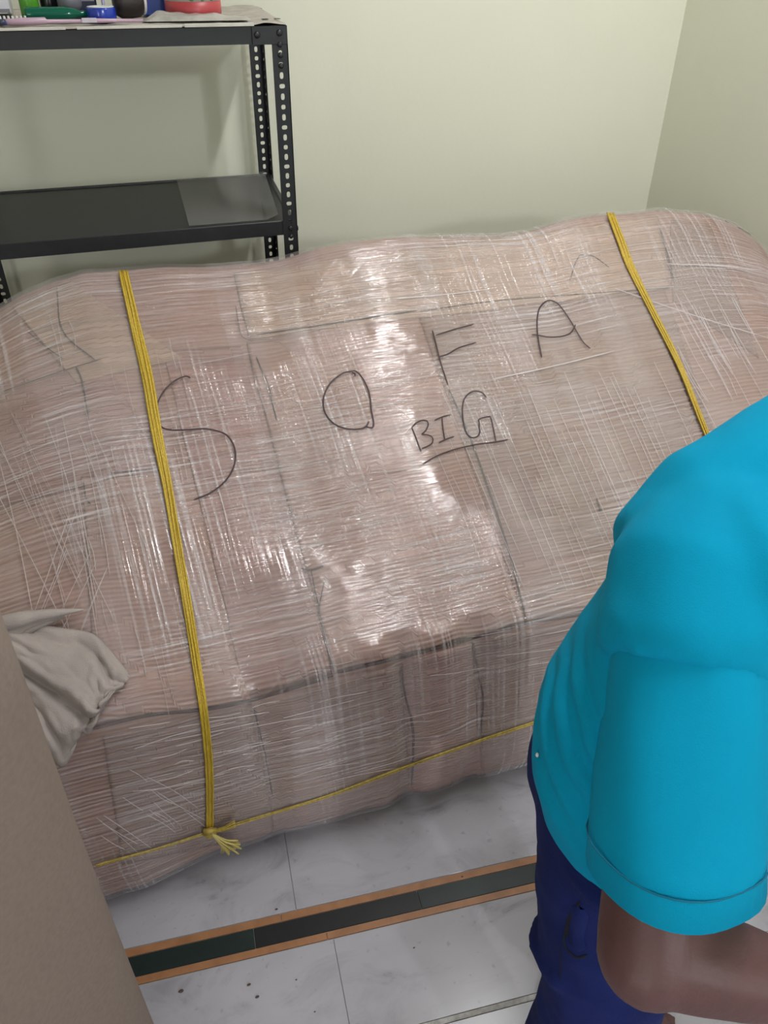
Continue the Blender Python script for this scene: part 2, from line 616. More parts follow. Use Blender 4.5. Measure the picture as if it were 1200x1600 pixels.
# crumbs and specks lying on the marble
for px, py, r, lab in [(389, 1539, 0.004, 'brown crumb, upper one of the close pair below the green band'), (402, 1558, 0.004, 'brown crumb, lower one of the close pair below the green band'),
                       (283, 1549, 0.005, 'largest brown crumb on the marble close to the carton'), (432, 1421, 0.003, 'small dark crumb just above the upper ochre strip'),
                       (722, 1370, 0.0025, 'small pale brown crumb on the green band near the trousers'), (463, 1531, 0.002, 'tiny crumb on the marble right of the close pair'),
                       (647, 1481, 0.002, 'tiny dark crumb alone on the marble below the dark tile end'), (492, 1581, 0.0018, 'tiny crumb on the marble nearest the bottom of the photo')]:
    d = ray(px, py); p = CAM + d * (-CAM.z / d.z)
    b = MB(); b.ball(p + Vector((0, 0, r * 0.35)), (r, r * 0.55, r * 0.4), n=7)
    o = b.build('crumb', M['crease'])
    tag(o, lab, 'crumb', 'crumbs on the marble floor')
    set_origin(o, p)

# ------------------------------------------------------------------ wrapped sofa
RIDGE = [(-.45, .80), (-.36, .85), (-.3, .885), (-.249, .914), (-.207, .934), (-.141, .956), (-.077, .967), (.005, .962), (.09, .963), (.197, .957),
         (.28, .956), (.351, .960), (.424, .972), (.512, .979), (.634, .979), (.792, .967), (.892, .961), (.958, .967), (1.058, .984),
         (1.145, .989), (1.308, .987), (1.428, .964), (1.537, .928), (1.62, .885), (1.66, .845), (1.72, .77)]
PROF = [(1.80, .03), (1.835, .40), (1.835, .80), (1.80, .925), (1.765, .972), (1.715, .983), (1.66, .955), (1.60, .906), (1.49, .838), (1.36, .758),
        (1.23, .672), (1.10, .585), (1.02, .528), (.978, .500), (.958, .478), (.948, .43), (.940, .30), (.940, .15), (.952, .06), (.975, .022), (1.05, .016), (1.35, .016)]
X0, X1 = -0.43, 1.715
NU, NV = 300, 230
prof = spline([(y, z, 0) for y, z in PROF], 24)
pl = [0.0]
for a, b in zip(prof, prof[1:]): pl.append(pl[-1] + (b - a).length)
PY = np.interp(np.linspace(0, pl[-1], NV), pl, [p.x for p in prof])
PZ = np.interp(np.linspace(0, pl[-1], NV), pl, [p.y for p in prof])
PARC = np.linspace(0, pl[-1], NV)
rx, rz = zip(*RIDGE)


def sofa_grid(extra=0.0, fine=0.0, seed=0.0):
    us = np.linspace(0, 1, NU)
    V = np.zeros((NU, NV, 3))
    for i, u in enumerate(us):
        x = X0 + (X1 - X0) * u
        zr = np.interp(x, rx, rz)
        d = min(x - X0, X1 - x)
        sc = 1.0
        if d < 0.14:
            q = 1 - d / 0.14
            sc = 0.80 + 0.20 * math.sqrt(max(0, 1 - q * q))
        y = PY.copy(); z = PZ.copy()
        k = np.clip((z - .5) / .48, 0, 1)
        z = z + (zr - .985) * k
        low = np.clip((0.35 - z) / 0.3, 0, 1)
        if x < -0.02:
            y = y - 0.03 * min(1, (-0.02 - x) / 0.15) * low * (y < 1.2)
        y = 1.40 + (y - 1.40) * sc
        z = 0.016 + (z - 0.016) * (0.5 + 0.5 * sc)
        V[i, :, 0] = x; V[i, :, 1] = y; V[i, :, 2] = z
    # normals from finite differences
    du = np.gradient(V, axis=0); dv = np.gradient(V, axis=1)
    n = np.cross(dv, du)
    n /= np.linalg.norm(n, axis=2, keepdims=True) + 1e-9
    if n[NU // 2, NV // 2, 2] < 0: n = -n
    for i in range(NU):
        for j in range(NV):
            p = V[i, j]
            a = 0.0075 * noise.noise(Vector((p[0] * 3.2, p[1] * 3.2, p[2] * 3.2)))
            a += 0.0028 * noise.noise(Vector((p[0] * 9, p[1] * 7 + 5, p[2] * 7)))
            # buckles of the lower front sheets
            if p[1] < 1.0 and p[2] < 0.5:
                for xc, wd, am in ((0.375, .035, -.010), (0.52, .03, -.007), (0.10, .03, -.005), (0.43, .05, .006), (0.33, .03, .005)):
                    xx = xc + 0.03 * (0.3 - p[2])
                    a += am * math.exp(-((p[0] - xx) / wd) ** 2)
            if fine:
                a += fine * noise.noise(Vector((p[0] * 40 + seed, p[1] * 40, p[2] * 40)))
            V[i, j] = p + n[i, j] * (a + extra)
            V[i, j, 2] = max(V[i, j, 2], 0.006 if extra == 0 else 0.003)
    return V


def grid_mesh(V):
    nu, nv = V.shape[:2]
    verts = V.reshape(-1, 3)
    idx = np.arange(nu * nv).reshape(nu, nv)
    f = np.stack([idx[:-1, :-1], idx[1:, :-1], idx[1:, 1:], idx[:-1, 1:]], -1).reshape(-1, 4)
    return verts, f


SV = sofa_grid()
sv, sf = grid_mesh(SV)
suv = np.zeros((NU * NV, 2))
suv[:, 0] = np.repeat(np.linspace(X0, X1, NU), NV)
suv[:, 1] = np.tile(PARC, NU)
idx = np.arange(NU * NV).reshape(NU, NV)
faces = [tuple(int(k) for k in q) for q in sf] + [tuple(int(k) for k in idx[0]), tuple(int(k) for k in idx[-1][::-1])]
faces += [(int(idx[i, -1]), int(idx[i, 0]), int(idx[i + 1, 0]), int(idx[i + 1, -1])) for i in range(NU - 1)]
sofa = mesh_obj('wrapped_sofa', [tuple(v) for v in sv], faces, M['card_a'], None, True, suv)
tag(sofa, 'big sofa wrapped in pink brown cardboard and clear film, SOFA BIG handwritten on it', 'sofa')
set_origin(sofa, (0.64, 1.38, 0.0))
BASE = BVHTree.FromPolygons([Vector(v) for v in sv], [tuple(int(k) for k in q) for q in sf])


def hit(px, py, off=0.0, bvh=None):
    d = ray(px, py).normalized()
    loc, n, i, _ = (bvh or BASE).ray_cast(CAM, d)
    if loc is None: return None, None
    if n.dot(d) > 0: n = -n
    return loc + n * off, n


ST = [0]


def uv_of(p):
    # nearest profile arc for texture continuity
    k = int(np.argmin((SVY - p.y) ** 2 + (SVZ - p.z) ** 2))
    return (p.x, float(PARC[k]))


SVY, SVZ = PY, PZ


def sheet(corners, off, material, nx=40, ny=40, wav=0.0009, name='cardboard_sheet', thick=0.004):
    """a sheet of cardboard lying on the sofa, outlined by four measured corners, with its own edge thickness"""
    a, b, c, d = [Vector((*q, 0)) for q in corners]
    ST[0] += 1
    V = [[None] * (ny + 1) for _ in range(nx + 1)]
    N = [[None] * (ny + 1) for _ in range(nx + 1)]
    for i in range(nx + 1):
        for j in range(ny + 1):
            u, v = i / nx, j / ny
            q = (a * (1 - u) + b * u) * (1 - v) + (d * (1 - u) + c * u) * v
            e = 3.0 * noise.noise(Vector((q.x * .02, q.y * .02, ST[0] * 3.1)))
            p, n = hit(q.x + e, q.y + e)
            if p is None:
                p, n = V[i][j - 1] if j else V[i - 1][j], N[i][j - 1] if j else N[i - 1][j]
                V[i][j], N[i][j] = p, n
                continue
            w_ = wav * noise.noise(p * 9 + Vector((ST[0], 0, 0)))
            V[i][j] = p + n * (off + w_); N[i][j] = n
    vs, fs, uvs = [], [], []
    id_ = lambda i, j: i * (ny + 1) + j
    for i in range(nx + 1):
        for j in range(ny + 1):
            vs.append(V[i][j]); uvs.append(uv_of(V[i][j]))
    for i in range(nx):
        for j in range(ny):
            fs.append((id_(i, j), id_(i + 1, j), id_(i + 1, j + 1), id_(i, j + 1)))
    loop = [id_(i, 0) for i in range(nx)] + [id_(nx, j) for j in range(ny)] + [id_(i, ny) for i in range(nx, 0, -1)] + [id_(0, j) for j in range(ny, 0, -1)]
    nn = [N[i][j] for i in range(nx + 1) for j in range(ny + 1)]
    base = len(vs)
    for k in loop:
        vs.append(vs[k] - nn[k] * (off + thick)); uvs.append(uvs[k])
    L_ = len(loop)
    for k in range(L_):
        fs.append((loop[k], base + k, base + (k + 1) % L_, loop[(k + 1) % L_]))
    return mesh_obj(name, vs, fs, material, sofa, True, uvs)


# overlapping sheets, lowest first
sheet([(-40, 610), (165, 562), (258, 735), (-40, 800)], 0.002, M['card_c'])
sheet([(20, 480), (110, 440), (285, 560), (120, 600)], 0.003, M['card_b'])
sheet([(130, 748), (250, 736), (395, 1100), (150, 1128)], 0.003, M['card_a'])
sheet([(255, 550), (375, 540), (520, 1052), (385, 1092)], 0.0025, M['card_c'])
sheet([(366, 430), (1028, 340), (1046, 452), (390, 532)], 0.0052, M['card_b'], 70, 24)
sheet([(384, 536), (652, 495), (820, 972), (521, 1050)], 0.0042, M['card_a'], 50, 60)
sheet([(652, 495), (1040, 458), (1190, 900), (820, 972)], 0.003, M['card_d'], 50, 60)
sheet([(1048, 345), (1110, 352), (1185, 560), (1050, 470)], 0.002, M['card_d'])
sheet([(160, 1150), (392, 1102), (426, 1300), (190, 1350)], 0.002, M['card_d'])
sheet([(395, 1100), (622, 1040), (640, 1240), (428, 1300)], 0.004, M['card_d'])
sheet([(628, 1035), (735, 1004), (752, 1212), (645, 1240)], 0.0042, M['card_c'])
sheet([(739, 1003), (900, 966), (905, 1165), (756, 1210)], 0.003, M['card_d'])


def ribbon(pix, width, material, off, name=None, parent=None, build=True, n=4, mb=None, taper=True, bvh=None, lift=0.4):
    """strip of a given width in metres following measured points over the sofa's surface, slightly raised in the middle"""
    pts = spline([(x, y, 0) for x, y in pix], n) if len(pix) > 2 else [Vector((*pix[0], 0)).lerp(Vector((*pix[1], 0)), k / (n * 2)) for k in range(n * 2 + 1)]
    P, Nn = [], []
    for q in pts:
        p, nn = hit(q.x, q.y, off, bvh)
        if p is not None:
            P.append(p); Nn.append(nn)
    if len(P) < 2: return None
    vs, fs = [], []
    for i, (p, nn) in enumerate(zip(P, Nn)):
        t = (P[min(i + 1, len(P) - 1)] - P[max(i - 1, 0)]).normalized()
        s = t.cross(nn).normalized()
        k = 1.0
        if taper and (i == 0 or i == len(P) - 1): k = 0.35
        vs += [p - s * width * .5 * k - nn * 0.001, p + nn * width * lift * k, p + s * width * .5 * k - nn * 0.001]
    for i in range(len(P) - 1):
        a = i * 3
        fs += [(a, a + 1, a + 4, a + 3), (a + 1, a + 2, a + 5, a + 4)]
    if mb is not None:
        mb.add(vs, fs); return mb
    return mesh_obj(name, vs, fs, material, parent, True)


# dark crease lines where sheets fold or are torn
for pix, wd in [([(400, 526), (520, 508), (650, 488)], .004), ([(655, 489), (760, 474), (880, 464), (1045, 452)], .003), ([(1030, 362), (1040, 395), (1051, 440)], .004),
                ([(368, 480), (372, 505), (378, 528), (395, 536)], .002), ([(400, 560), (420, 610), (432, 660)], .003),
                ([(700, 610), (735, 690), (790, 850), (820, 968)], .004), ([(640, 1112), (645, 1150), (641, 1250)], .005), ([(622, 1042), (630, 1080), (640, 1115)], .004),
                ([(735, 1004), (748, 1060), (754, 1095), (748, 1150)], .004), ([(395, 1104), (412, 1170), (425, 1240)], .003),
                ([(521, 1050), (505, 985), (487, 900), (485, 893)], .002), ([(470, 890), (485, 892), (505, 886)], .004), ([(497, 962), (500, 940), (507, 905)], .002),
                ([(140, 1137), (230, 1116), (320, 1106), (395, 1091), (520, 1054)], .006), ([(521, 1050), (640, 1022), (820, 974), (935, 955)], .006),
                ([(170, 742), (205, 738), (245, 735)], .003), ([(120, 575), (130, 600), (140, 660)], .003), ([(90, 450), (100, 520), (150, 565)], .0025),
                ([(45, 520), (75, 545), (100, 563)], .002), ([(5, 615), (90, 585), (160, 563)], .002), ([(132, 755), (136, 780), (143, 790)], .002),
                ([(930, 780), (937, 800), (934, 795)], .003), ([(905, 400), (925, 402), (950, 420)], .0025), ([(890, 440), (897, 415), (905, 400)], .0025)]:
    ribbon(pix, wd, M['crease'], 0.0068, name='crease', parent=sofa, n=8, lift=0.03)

# the stretch film round everything
FV = sofa_grid(0.0078, 0.0008, 4.0)
fv, ff = grid_mesh(FV)
film = mesh_obj('stretch_film', [tuple(v) for v in fv], [tuple(int(k) for k in q) for q in ff], M['film'], sofa, True, suv)
film['label'] = 'clear glossy stretch film over the cardboard'
FILM = BVHTree.FromPolygons([Vector(v) for v in fv], [tuple(int(k) for k in q) for q in ff])

# gathered folds of the film: fine raised threads
WR = MB()
rnd = random.Random(3)


def thread(x0, y0, x1, y1, wd=.0012):
    mx, my = (x0 + x1) / 2 + rnd.uniform(-3, 3), (y0 + y1) / 2 + rnd.uniform(-3, 3)
    ribbon([(x0, y0), (mx, my), (x1, y1)], wd * .8, None, 0.0002, mb=WR, n=5, bvh=FILM, lift=0.35)


for k in range(34):      # long threads down the right-hand panels
    x = 640 + k * 11.5 + rnd.uniform(-4, 4)
    a, b = rnd.uniform(0, .45), rnd.uniform(.6, 1)
    L0, L1 = (x, 600 - (x - 640) * .12), (x + 150, 965 - (x - 640) * .22)
    thread(L0[0] + (L1[0] - L0[0]) * a, L0[1] + (L1[1] - L0[1]) * a, L0[0] + (L1[0] - L0[0]) * b, L0[1] + (L1[1] - L0[1]) * b, rnd.uniform(.0007, .0014))
for k in range(22):      # the fan of gathered film at the left end
    x = -20 + k * 8 + rnd.uniform(-6, 6)
    y = rnd.uniform(640, 800)
    l = rnd.uniform(90, 260)
    thread(x, y, x + l * rnd.uniform(.15, .55), y + l, rnd.uniform(.0006, .0014))
for k in range(8):
    x, y = rnd.uniform(0, 150), rnd.uniform(760, 900)
    l = rnd.uniform(80, 170)
    thread(x, y + l, x + l * rnd.uniform(.3, .7), y, rnd.uniform(.0006, .0012))
for k in range(40):      # cross threads
    x, y = rnd.uniform(60, 340), rnd.uniform(480, 1020)
    l = rnd.uniform(40, 150)
    thread(x, y, x + l * .24, y + l, rnd.uniform(.0006, .0011))
for k in range(60):
    x, y = rnd.uniform(180, 900), rnd.uniform(560, 1060)
    l = rnd.uniform(30, 130)
    thread(x, y, x + l, y - l * rnd.uniform(.12, .2), rnd.uniform(.0005, .0010))
for k in range(40):
    x, y = rnd.uniform(170, 560), rnd.uniform(1090, 1240)
    l = rnd.uniform(30, 150)
    thread(x, y, x + l, y - l * rnd.uniform(.15, .32), rnd.uniform(.0005, .0012))
for k in range(14):
    x, y = rnd.uniform(150, 330), rnd.uniform(1200, 1310)
    l = rnd.uniform(30, 90)
    thread(x, y, x + l * .9, y + l * rnd.uniform(.5, .8), rnd.uniform(.0006, .0012))
for k in range(26):      # threads over the far right end
    x = rnd.uniform(1040, 1150); y = rnd.uniform(430, 560)
    l = rnd.uniform(50, 130)
    thread(x, y, x + l * .55, y + l, rnd.uniform(.0006, .0012))
thread(770, 592, 960, 548, .004); thread(620, 466, 760, 452, .004); thread(1040, 412, 1190, 422, .004); thread(960, 450, 1200, 528, .0025)
wr = WR.build('film_threads', M['wrinkle'], sofa, True)
wr['kind'] = 'stuff'

# handwriting in marker: one part per letter, SOFA in large letters, BIG underlined below
def letter(strokes, sx, sy, ox, oy, wd, what):
    mb = MB()
    for pts in strokes:
        ribbon([(ox + x * sx, oy + y * sy) for x, y in pts], wd, None, 0.0022, mb=mb, n=6, bvh=FILM, lift=0.06)
    o = mb.build('letter' if len(what) == 1 else 'underline', M['ink'], sofa, True)
    o['label'] = 'letter %s in dark marker pen' % what if len(what) == 1 else 'marker line under BIG'


h, k = .5, 350 / 1200
letter([[(595, 382), (588, 378), (575, 378), (545, 392), (515, 420), (495, 455), (487, 490), (492, 520), (510, 538), (540, 545), (580, 544), (640, 541), (680, 548), (708, 560),
         (727, 585), (736, 615), (733, 650), (718, 685), (690, 718), (650, 745), (605, 763)]], h, h, 0, 400, .0031, 'S')
letter([[(1100, 360), (1070, 368), (1035, 395), (1015, 430), (1010, 465), (1018, 495), (1040, 522), (1070, 537), (1100, 542), (1130, 540), (1146, 530), (1152, 518)],
        [(1088, 364), (1108, 360), (1125, 372), (1145, 405), (1155, 435), (1160, 480), (1167, 520), (1163, 537), (1140, 533)],
        [(1100, 364), (1108, 368), (1110, 376)]], h, h, 0, 400, .0031, 'O')
letter([[(258, 228), (275, 290), (300, 390), (342, 522)], [(275, 255), (380, 222), (480, 196)], [(292, 370), (340, 356), (400, 322), (492, 294)]], k, k, 600, 450, .0031, 'F')
letter([[(845, 375), (828, 290), (820, 220), (822, 150), (835, 105), (865, 75), (895, 68), (930, 85), (960, 120), (1000, 180), (1040, 250), (1070, 295), (1105, 326)],
        [(790, 252), (830, 255), (880, 264), (940, 262), (985, 250), (1010, 228), (1025, 198)]], k, k, 600, 450, .0031, 'A')
letter([[(148, 748), (165, 790), (183, 840), (198, 878)], [(148, 748), (175, 722), (205, 710), (230, 715), (236, 735), (222, 765), (200, 785)],
        [(200, 785), (240, 790), (260, 805), (258, 830), (235, 848), (198, 862)]], k, k, 600, 450, .0027, 'B')
letter([[(268, 712), (310, 692), (358, 680)], [(310, 695), (315, 750), (325, 815)], [(290, 832), (330, 812), (375, 797)]], k, k, 600, 450, .0027, 'I')
letter([[(548, 588), (525, 562), (490, 553), (455, 565), (430, 595), (420, 640), (422, 700), (432, 755), (450, 790), (475, 803), (500, 795), (512, 775), (509, 750), (510, 720)],
        [(510, 722), (508, 705), (540, 693), (570, 690)], [(570, 690), (582, 740), (600, 828)]], k, k, 600, 450, .0027, 'G')
letter([[(208, 945), (260, 912), (320, 885), (400, 860), (500, 838), (600, 826), (664, 813)]], k, k, 600, 450, .0027, 'line')

# ------------------------------------------------------------------ yellow twine
def twine(pix, widths, material, name, off=0.003, strands=5, parent=None, n=8):
    pts = spline([(x, y, 0) for x, y in pix], n)
    P, Nn = [], []
    for q in pts:
        p, nn = hit(q.x, q.y, off, FILM)
        if p is not None: P.append(p); Nn.append(nn)
    mb = MB()
    m = len(P)
    S = []
    for i in range(m):
        t = (P[min(i + 1, m - 1)] - P[max(i - 1, 0)]).normalized()
        S.append(t.cross(Nn[i]).normalized())
    for s in range(strands):
        f = (s + .5) / strands - .5
        ph = s * 1.7
        path, rad = [], []
        for i in range(m):
            wd = np.interp(i / (m - 1), np.linspace(0, 1, len(widths)), widths)
            sway = 0.18 * math.sin(i * .21 + ph) / strands
            path.append(P[i] + S[i] * wd * (f + sway) + Nn[i] * (0.0012 * math.sin(i * .17 + ph * 2) + .0008))
            rad.append(wd / strands * .72)
        mb.tube(path, rad, n=6)
    o = mb.build(name, material, parent, True)
    return o, P


tl, P1 = twine([(193, 426), (203, 470), (215, 525), (230, 590), (246, 680), (262, 760), (278, 860), (295, 960), (308, 1040), (318, 1110), (326, 1200), (327, 1293)],
               [.017, .019, .021, .019, .016, .015, .014, .014, .013], M['twine'], 'yellow_twine')
tag(tl, 'yellow raffia twine tied down the left of the wrapped sofa beside the letter S', 'twine')
set_origin(tl, P1[-1])
tr_, P2 = twine([(953, 336), (968, 375), (985, 420), (1020, 490), (1060, 570), (1100, 672), (1140, 770), (1180, 870)], [.018, .019, .016, .014, .012, .011], M['twine'], 'yellow_twine')
tag(tr_, 'yellow raffia twine tied down the right of the wrapped sofa beyond the letter A', 'twine')
set_origin(tr_, P2[-1])
th, P3 = twine([(150, 1350), (165, 1345), (250, 1322), (330, 1297), (430, 1267), (520, 1238), (640, 1193), (750, 1155), (840, 1125), (960, 1080)],
               [.006, .006, .006, .007, .007, .008, .007], M['twine_dull'], 'yellow_twine', strands=3)
tag(th, 'thin yellow twine running along the lower front of the wrapped sofa near the floor', 'twine')
set_origin(th, P3[0])
kn = Vector(P1[-1])
kb = MB()
kb.tube(spline([kn + Vector((-.010, -.004, .006)), kn + Vector((.0, -.012, .010)), kn + Vector((.010, -.006, 0)), kn + Vector((0, -.010, -.010)), kn + Vector((-.010, -.006, -.004)), kn + Vector((0, -.013, .004))], 5), .0045, n=7)
kb.ball(kn + Vector((0, -.005, 0)), (.010, .007, .010), n=10)
kb.build('knot', M['twine_dull'], tl, True)
ts = MB()
rnd = random.Random(5)
end = hit(352, 1322, .02, BASE)[0] or kn
tdir = (Vector(hit(356, 1330, .015, FILM)[0] or end) - kn)
tdir = Vector((.040, -.012, -.055))
for i in range(26):
    sp = Vector((rnd.uniform(-.016, .016), rnd.uniform(-.008, .006), rnd.uniform(-.008, .014)))
    e_ = kn + Vector((0, -.010, 0)) + tdir * rnd.uniform(.8, 1.05) + sp
    mid = kn + Vector((0, -.012, 0)) + tdir * .5 + sp * .4
    ts.tube(spline([kn + Vector((0, -.008, 0)), mid, e_], 4), [.0019] * 9, n=5)
for i in range(5):
    e_ = kn + Vector((.012 + .006 * i * .5, -.016, -.062 - .006 * rnd.random()))
    ts.tube(spline([kn + Vector((0, -.010, 0)), kn + Vector((.014, -.016, -.03)), e_], 4), [.0007] * 9, n=4)
ts.build('tassel', mat('pale_raffia', (0.62, 0.52, 0.20), (0.5, 0.4, 0.12), rough=0.5), tl, True)
t2 = MB()
for i in range(10):
    sp = Vector((0, rnd.uniform(-.006, .004), rnd.uniform(-.007, .007)))
    t2.tube(spline([kn + Vector((0, -.006, 0)), kn + Vector((.022, -.012, .004)) + sp * .5, kn + Vector((.048, -.012, .011)) + sp], 4), [.0018] * 9, n=5)
t2.build('tassel', M['twine_dull'], tl, True)

# ------------------------------------------------------------------ grey rag on the sofa's front edge
TOPE = [(-60, 985), (20, 977), (60, 982), (100, 985), (145, 993), (170, 1015), (190, 1040), (204, 1060)]
MIDE = [(-60, 1080), (20, 1050), (70, 1070), (110, 1090), (140, 1100), (160, 1110), (168, 1095), (190, 1075)]
BOTE = [(-60, 1160), (40, 1150), (70, 1165), (95, 1188), (110, 1170), (125, 1140), (142, 1138), (165, 1092)]
tt, mm, bb = spline([(*q, 0) for q in TOPE], 8), spline([(*q, 0) for q in MIDE], 8), spline([(*q, 0) for q in BOTE], 8)
nn_, kk_ = len(tt), 46
vs, fs = [], []
prev = None
for i in range(nn_):
    for j in range(kk_ + 1):
        v = j / kk_
        a = tt[i].lerp(mm[i], v * 2) if v < .5 else mm[i].lerp(bb[i], v * 2 - 1)
        p, n_ = hit(a.x, a.y, 0, FILM)
        if p is None: p, n_ = prev
        prev = (p, n_)
        u = i / (nn_ - 1)
        lift = .012
        lift += .020 * max(0, math.sin((v * 2.2 - u * 1.1 + .12) * math.pi)) ** 2
        lift += .012 * abs(noise.noise(Vector((u * 3, v * 9 - u * 4, 1.3))))
        lift += .009 * abs(noise.noise(Vector((u * 7 + v * 4, v * 12 - u * 6, 4.2))))
        lift += .006 * math.sin(v * 26 - u * 9 + 2 * noise.noise(Vector((u * 4, v * 4, 0))))
        edge = min(u * 99, (1 - u) * 7, v * 9, (1 - v) * 9, 1)
        vs.append(p + n_ * (.004 + max(0, lift) * (0.35 + .65 * edge)))
for i in range(nn_ - 1):
    for j in range(kk_):
        a = i * (kk_ + 1) + j
        fs.append((a, a + 1, a + kk_ + 2, a + kk_ + 1))
rag = mesh_obj('grey_rag', vs, fs, M['rag'], None, True)
tag(rag, 'crumpled grey cloth rag lying over the sofa front edge beside the tall carton', 'cloth')
so = rag.modifiers.new('s', 'SOLIDIFY'); so.thickness = .0025; so.offset = 1
rk = MB()
k0 = hit(28, 990, .02, FILM)[0]
if k0:
    for dx, dz, l in ((0, 0, .05), (.012, .018, .07), (-.012, -.015, .05)):
        rk.tube(spline([k0 + Vector((-.03, 0, .0 + dz)), k0 + Vector((0 + dx, -.006, .006 + dz)), k0 + Vector((l * .6, 0, .010 + dz * .6)), k0 + Vector((l * 1.6, .01, .002 + dz * .2))], 5),
                [.006, .010, .013, .014, .014, .014, .014, .013, .012, .011, .010, .009, .008, .006, .004, .002], n=9)
    set_origin(rag, k0)
    rk.build('knotted_corner', M['rag'], rag, True)

# ------------------------------------------------------------------ tall carton in the left foreground
CE = Vector((-0.231, 0.901, 0)).normalized() * 0.585       # its rounded far edge
d1 = Vector((-0.62, -0.78, 0)).normalized()               # face towards the camera runs back to the left
d2 = Vector((-d1.y, d1.x, 0)) * -1                          # the side behind
d2 = Vector((-0.80, 0.60, 0)).normalized()
R_ = 0.055
LW, LD = 0.62, 0.30
u1, u2 = -d1, -d2
cc = CE + (d1 + d2) * R_ - (Vector((CE.y, -CE.x, 0)).normalized()) * 0.0
out = []


def arc(center, a, b, n=8):
    for i in range(n + 1):
        t = i / n * math.pi / 2
        out.append(center + a * math.cos(t) * R_ + b * math.sin(t) * R_)


nrm1, nrm2 = -d2, -d1    # outward normals of camera face and right end
p00 = CE + (d1 + d2) * R_ * .75
arc(p00, nrm1, nrm2)                                            # visible rounded corner
arc(p00 + d2 * LD, nrm2, d2)
arc(p00 + d2 * LD + d1 * LW, d2, d1)
arc(p00 + d1 * LW, d1, nrm1)
HC = 1.16
cm = MB()
levels = [0.0, .004, .25, .5, .75, 1.0, HC - .004, HC]
rings = []
for li, z in enumerate(levels):
    cen = sum(out, Vector()) / len(out)
    k = .985 if li in (0, len(levels) - 1) else 1 + .004 * math.sin(z * 7)
    rings.append([cen + (p - cen) * k + Vector((0, 0, z)) for p in out])
cm.rings(rings)
carton = tag(cm.build('tall_carton', M['carton'], None, True), 'tall plain brown cardboard carton with rounded edge in the left foreground', 'carton')
set_origin(carton, (cen.x, cen.y, 0))
bpy.context.view_layer.update()

# ------------------------------------------------------------------ slotted angle rack
rack = thing('slotted_rack', (0.05, 2.12, 0), 'dark grey slotted angle steel rack with shelves standing behind the sofa', 'rack')
TOPZ = 1.383
FLW, PT, PITCHH = 0.034, 0.002, 0.0203


def perforated(mb, o, ax, length, ay, width, nz, thick, flip=0, skip=()):
    """a perforated strip: pitch cells along ax, each with a slot or a round hole"""
    cells = int(length / PITCHH)
    ax, ay, nz = Vector(ax), Vector(ay), Vector(nz)
    for c in range(cells):
        kind = (c + flip) % 4
        rx_, ry_ = {0: (.0048, .0048), 1: (.0042, .0065), 2: (.0062, .0045), 3: (.0042, .0065)}[kind]     # across, along
        cx = width * .5; cy = (c + .5) * PITCHH
        hole, outer = [], []
        n = 12
        for i in range(n):
            t = 2 * math.pi * (i + .5) / n
            ct, st = math.cos(t), math.sin(t)
            e = .72
            hx = rx_ * abs(ct) ** e * (1 if ct > 0 else -1); hy = ry_ * abs(st) ** e * (1 if st > 0 else -1)
            hole.append((cx + hx, cy + hy))
            k = min(cx / abs(ct) if abs(ct) > 1e-6 else 1e9, PITCHH / 2 / abs(st) if abs(st) > 1e-6 else 1e9)
            outer.append((cx + ct * k, cy + st * k))
        outer2 = list(outer)
        # pull the ring points nearest each corner onto the corner
        for (sx, sy) in ((1, 1), (-1, 1), (-1, -1), (1, -1)):
            q = (cx + sx * width / 2, cy + sy * PITCHH / 2)
            j = min(range(n), key=lambda i: (outer[i][0] - q[0]) ** 2 + (outer[i][1] - q[1]) ** 2)
            outer2[j] = q
        pt = lambda q, z: Vector(o) + ay * q[0] + ax * q[1] + nz * z
        v = [pt(q, 0) for q in outer2] + [pt(q, 0) for q in hole] + [pt(q, thick) for q in hole] + [pt(q, thick) for q in outer2]
        f = []
        for i in range(n):
            j = (i + 1) % n
            f += [(i, j, n + j, n + i), (n + i, n + j, 2 * n + j, 2 * n + i), (2 * n + i, 2 * n + j, 3 * n + j, 3 * n + i)]
        if c in skip:
            f.append(tuple(n + i for i in range(n)))
        mb.add(v, f)
    # long edges
    w0, w1 = Vector(o), Vector(o) + ay * width
    Lx = ax * (cells * PITCHH)
    for q in (w0, w1):
        mb.add([q, q + Lx, q + Lx + nz * thick, q + nz * thick], [(0, 1, 2, 3)])


def post(xc, yc, sx, sy, flip):
    """L-section upright; (xc, yc) its outer corner, flanges running towards sx and sy"""
    mb = MB()
    perforated(mb, (xc, yc, 0.002), (0, 0, 1), TOPZ, (sx, 0, 0), FLW, (0, sy, 0), PT, flip)
    perforated(mb, (xc, yc, 0.002), (0, 0, 1), TOPZ, (0, sy, 0), FLW, (sx, 0, 0), PT, flip + 2)
    return mb.build('upright', M['steel'], rack)


FX0, FX1, FY = -0.372, 0.4145, 1.897
RX0, RX1, RY = -0.338, 0.446, 2.352
post(FX1, FY, -1, 1, 0); post(FX0, FY, 1, 1, 1)
post(RX1, RY, -1, -1, 2); post(RX0, RY, 1, -1, 3)


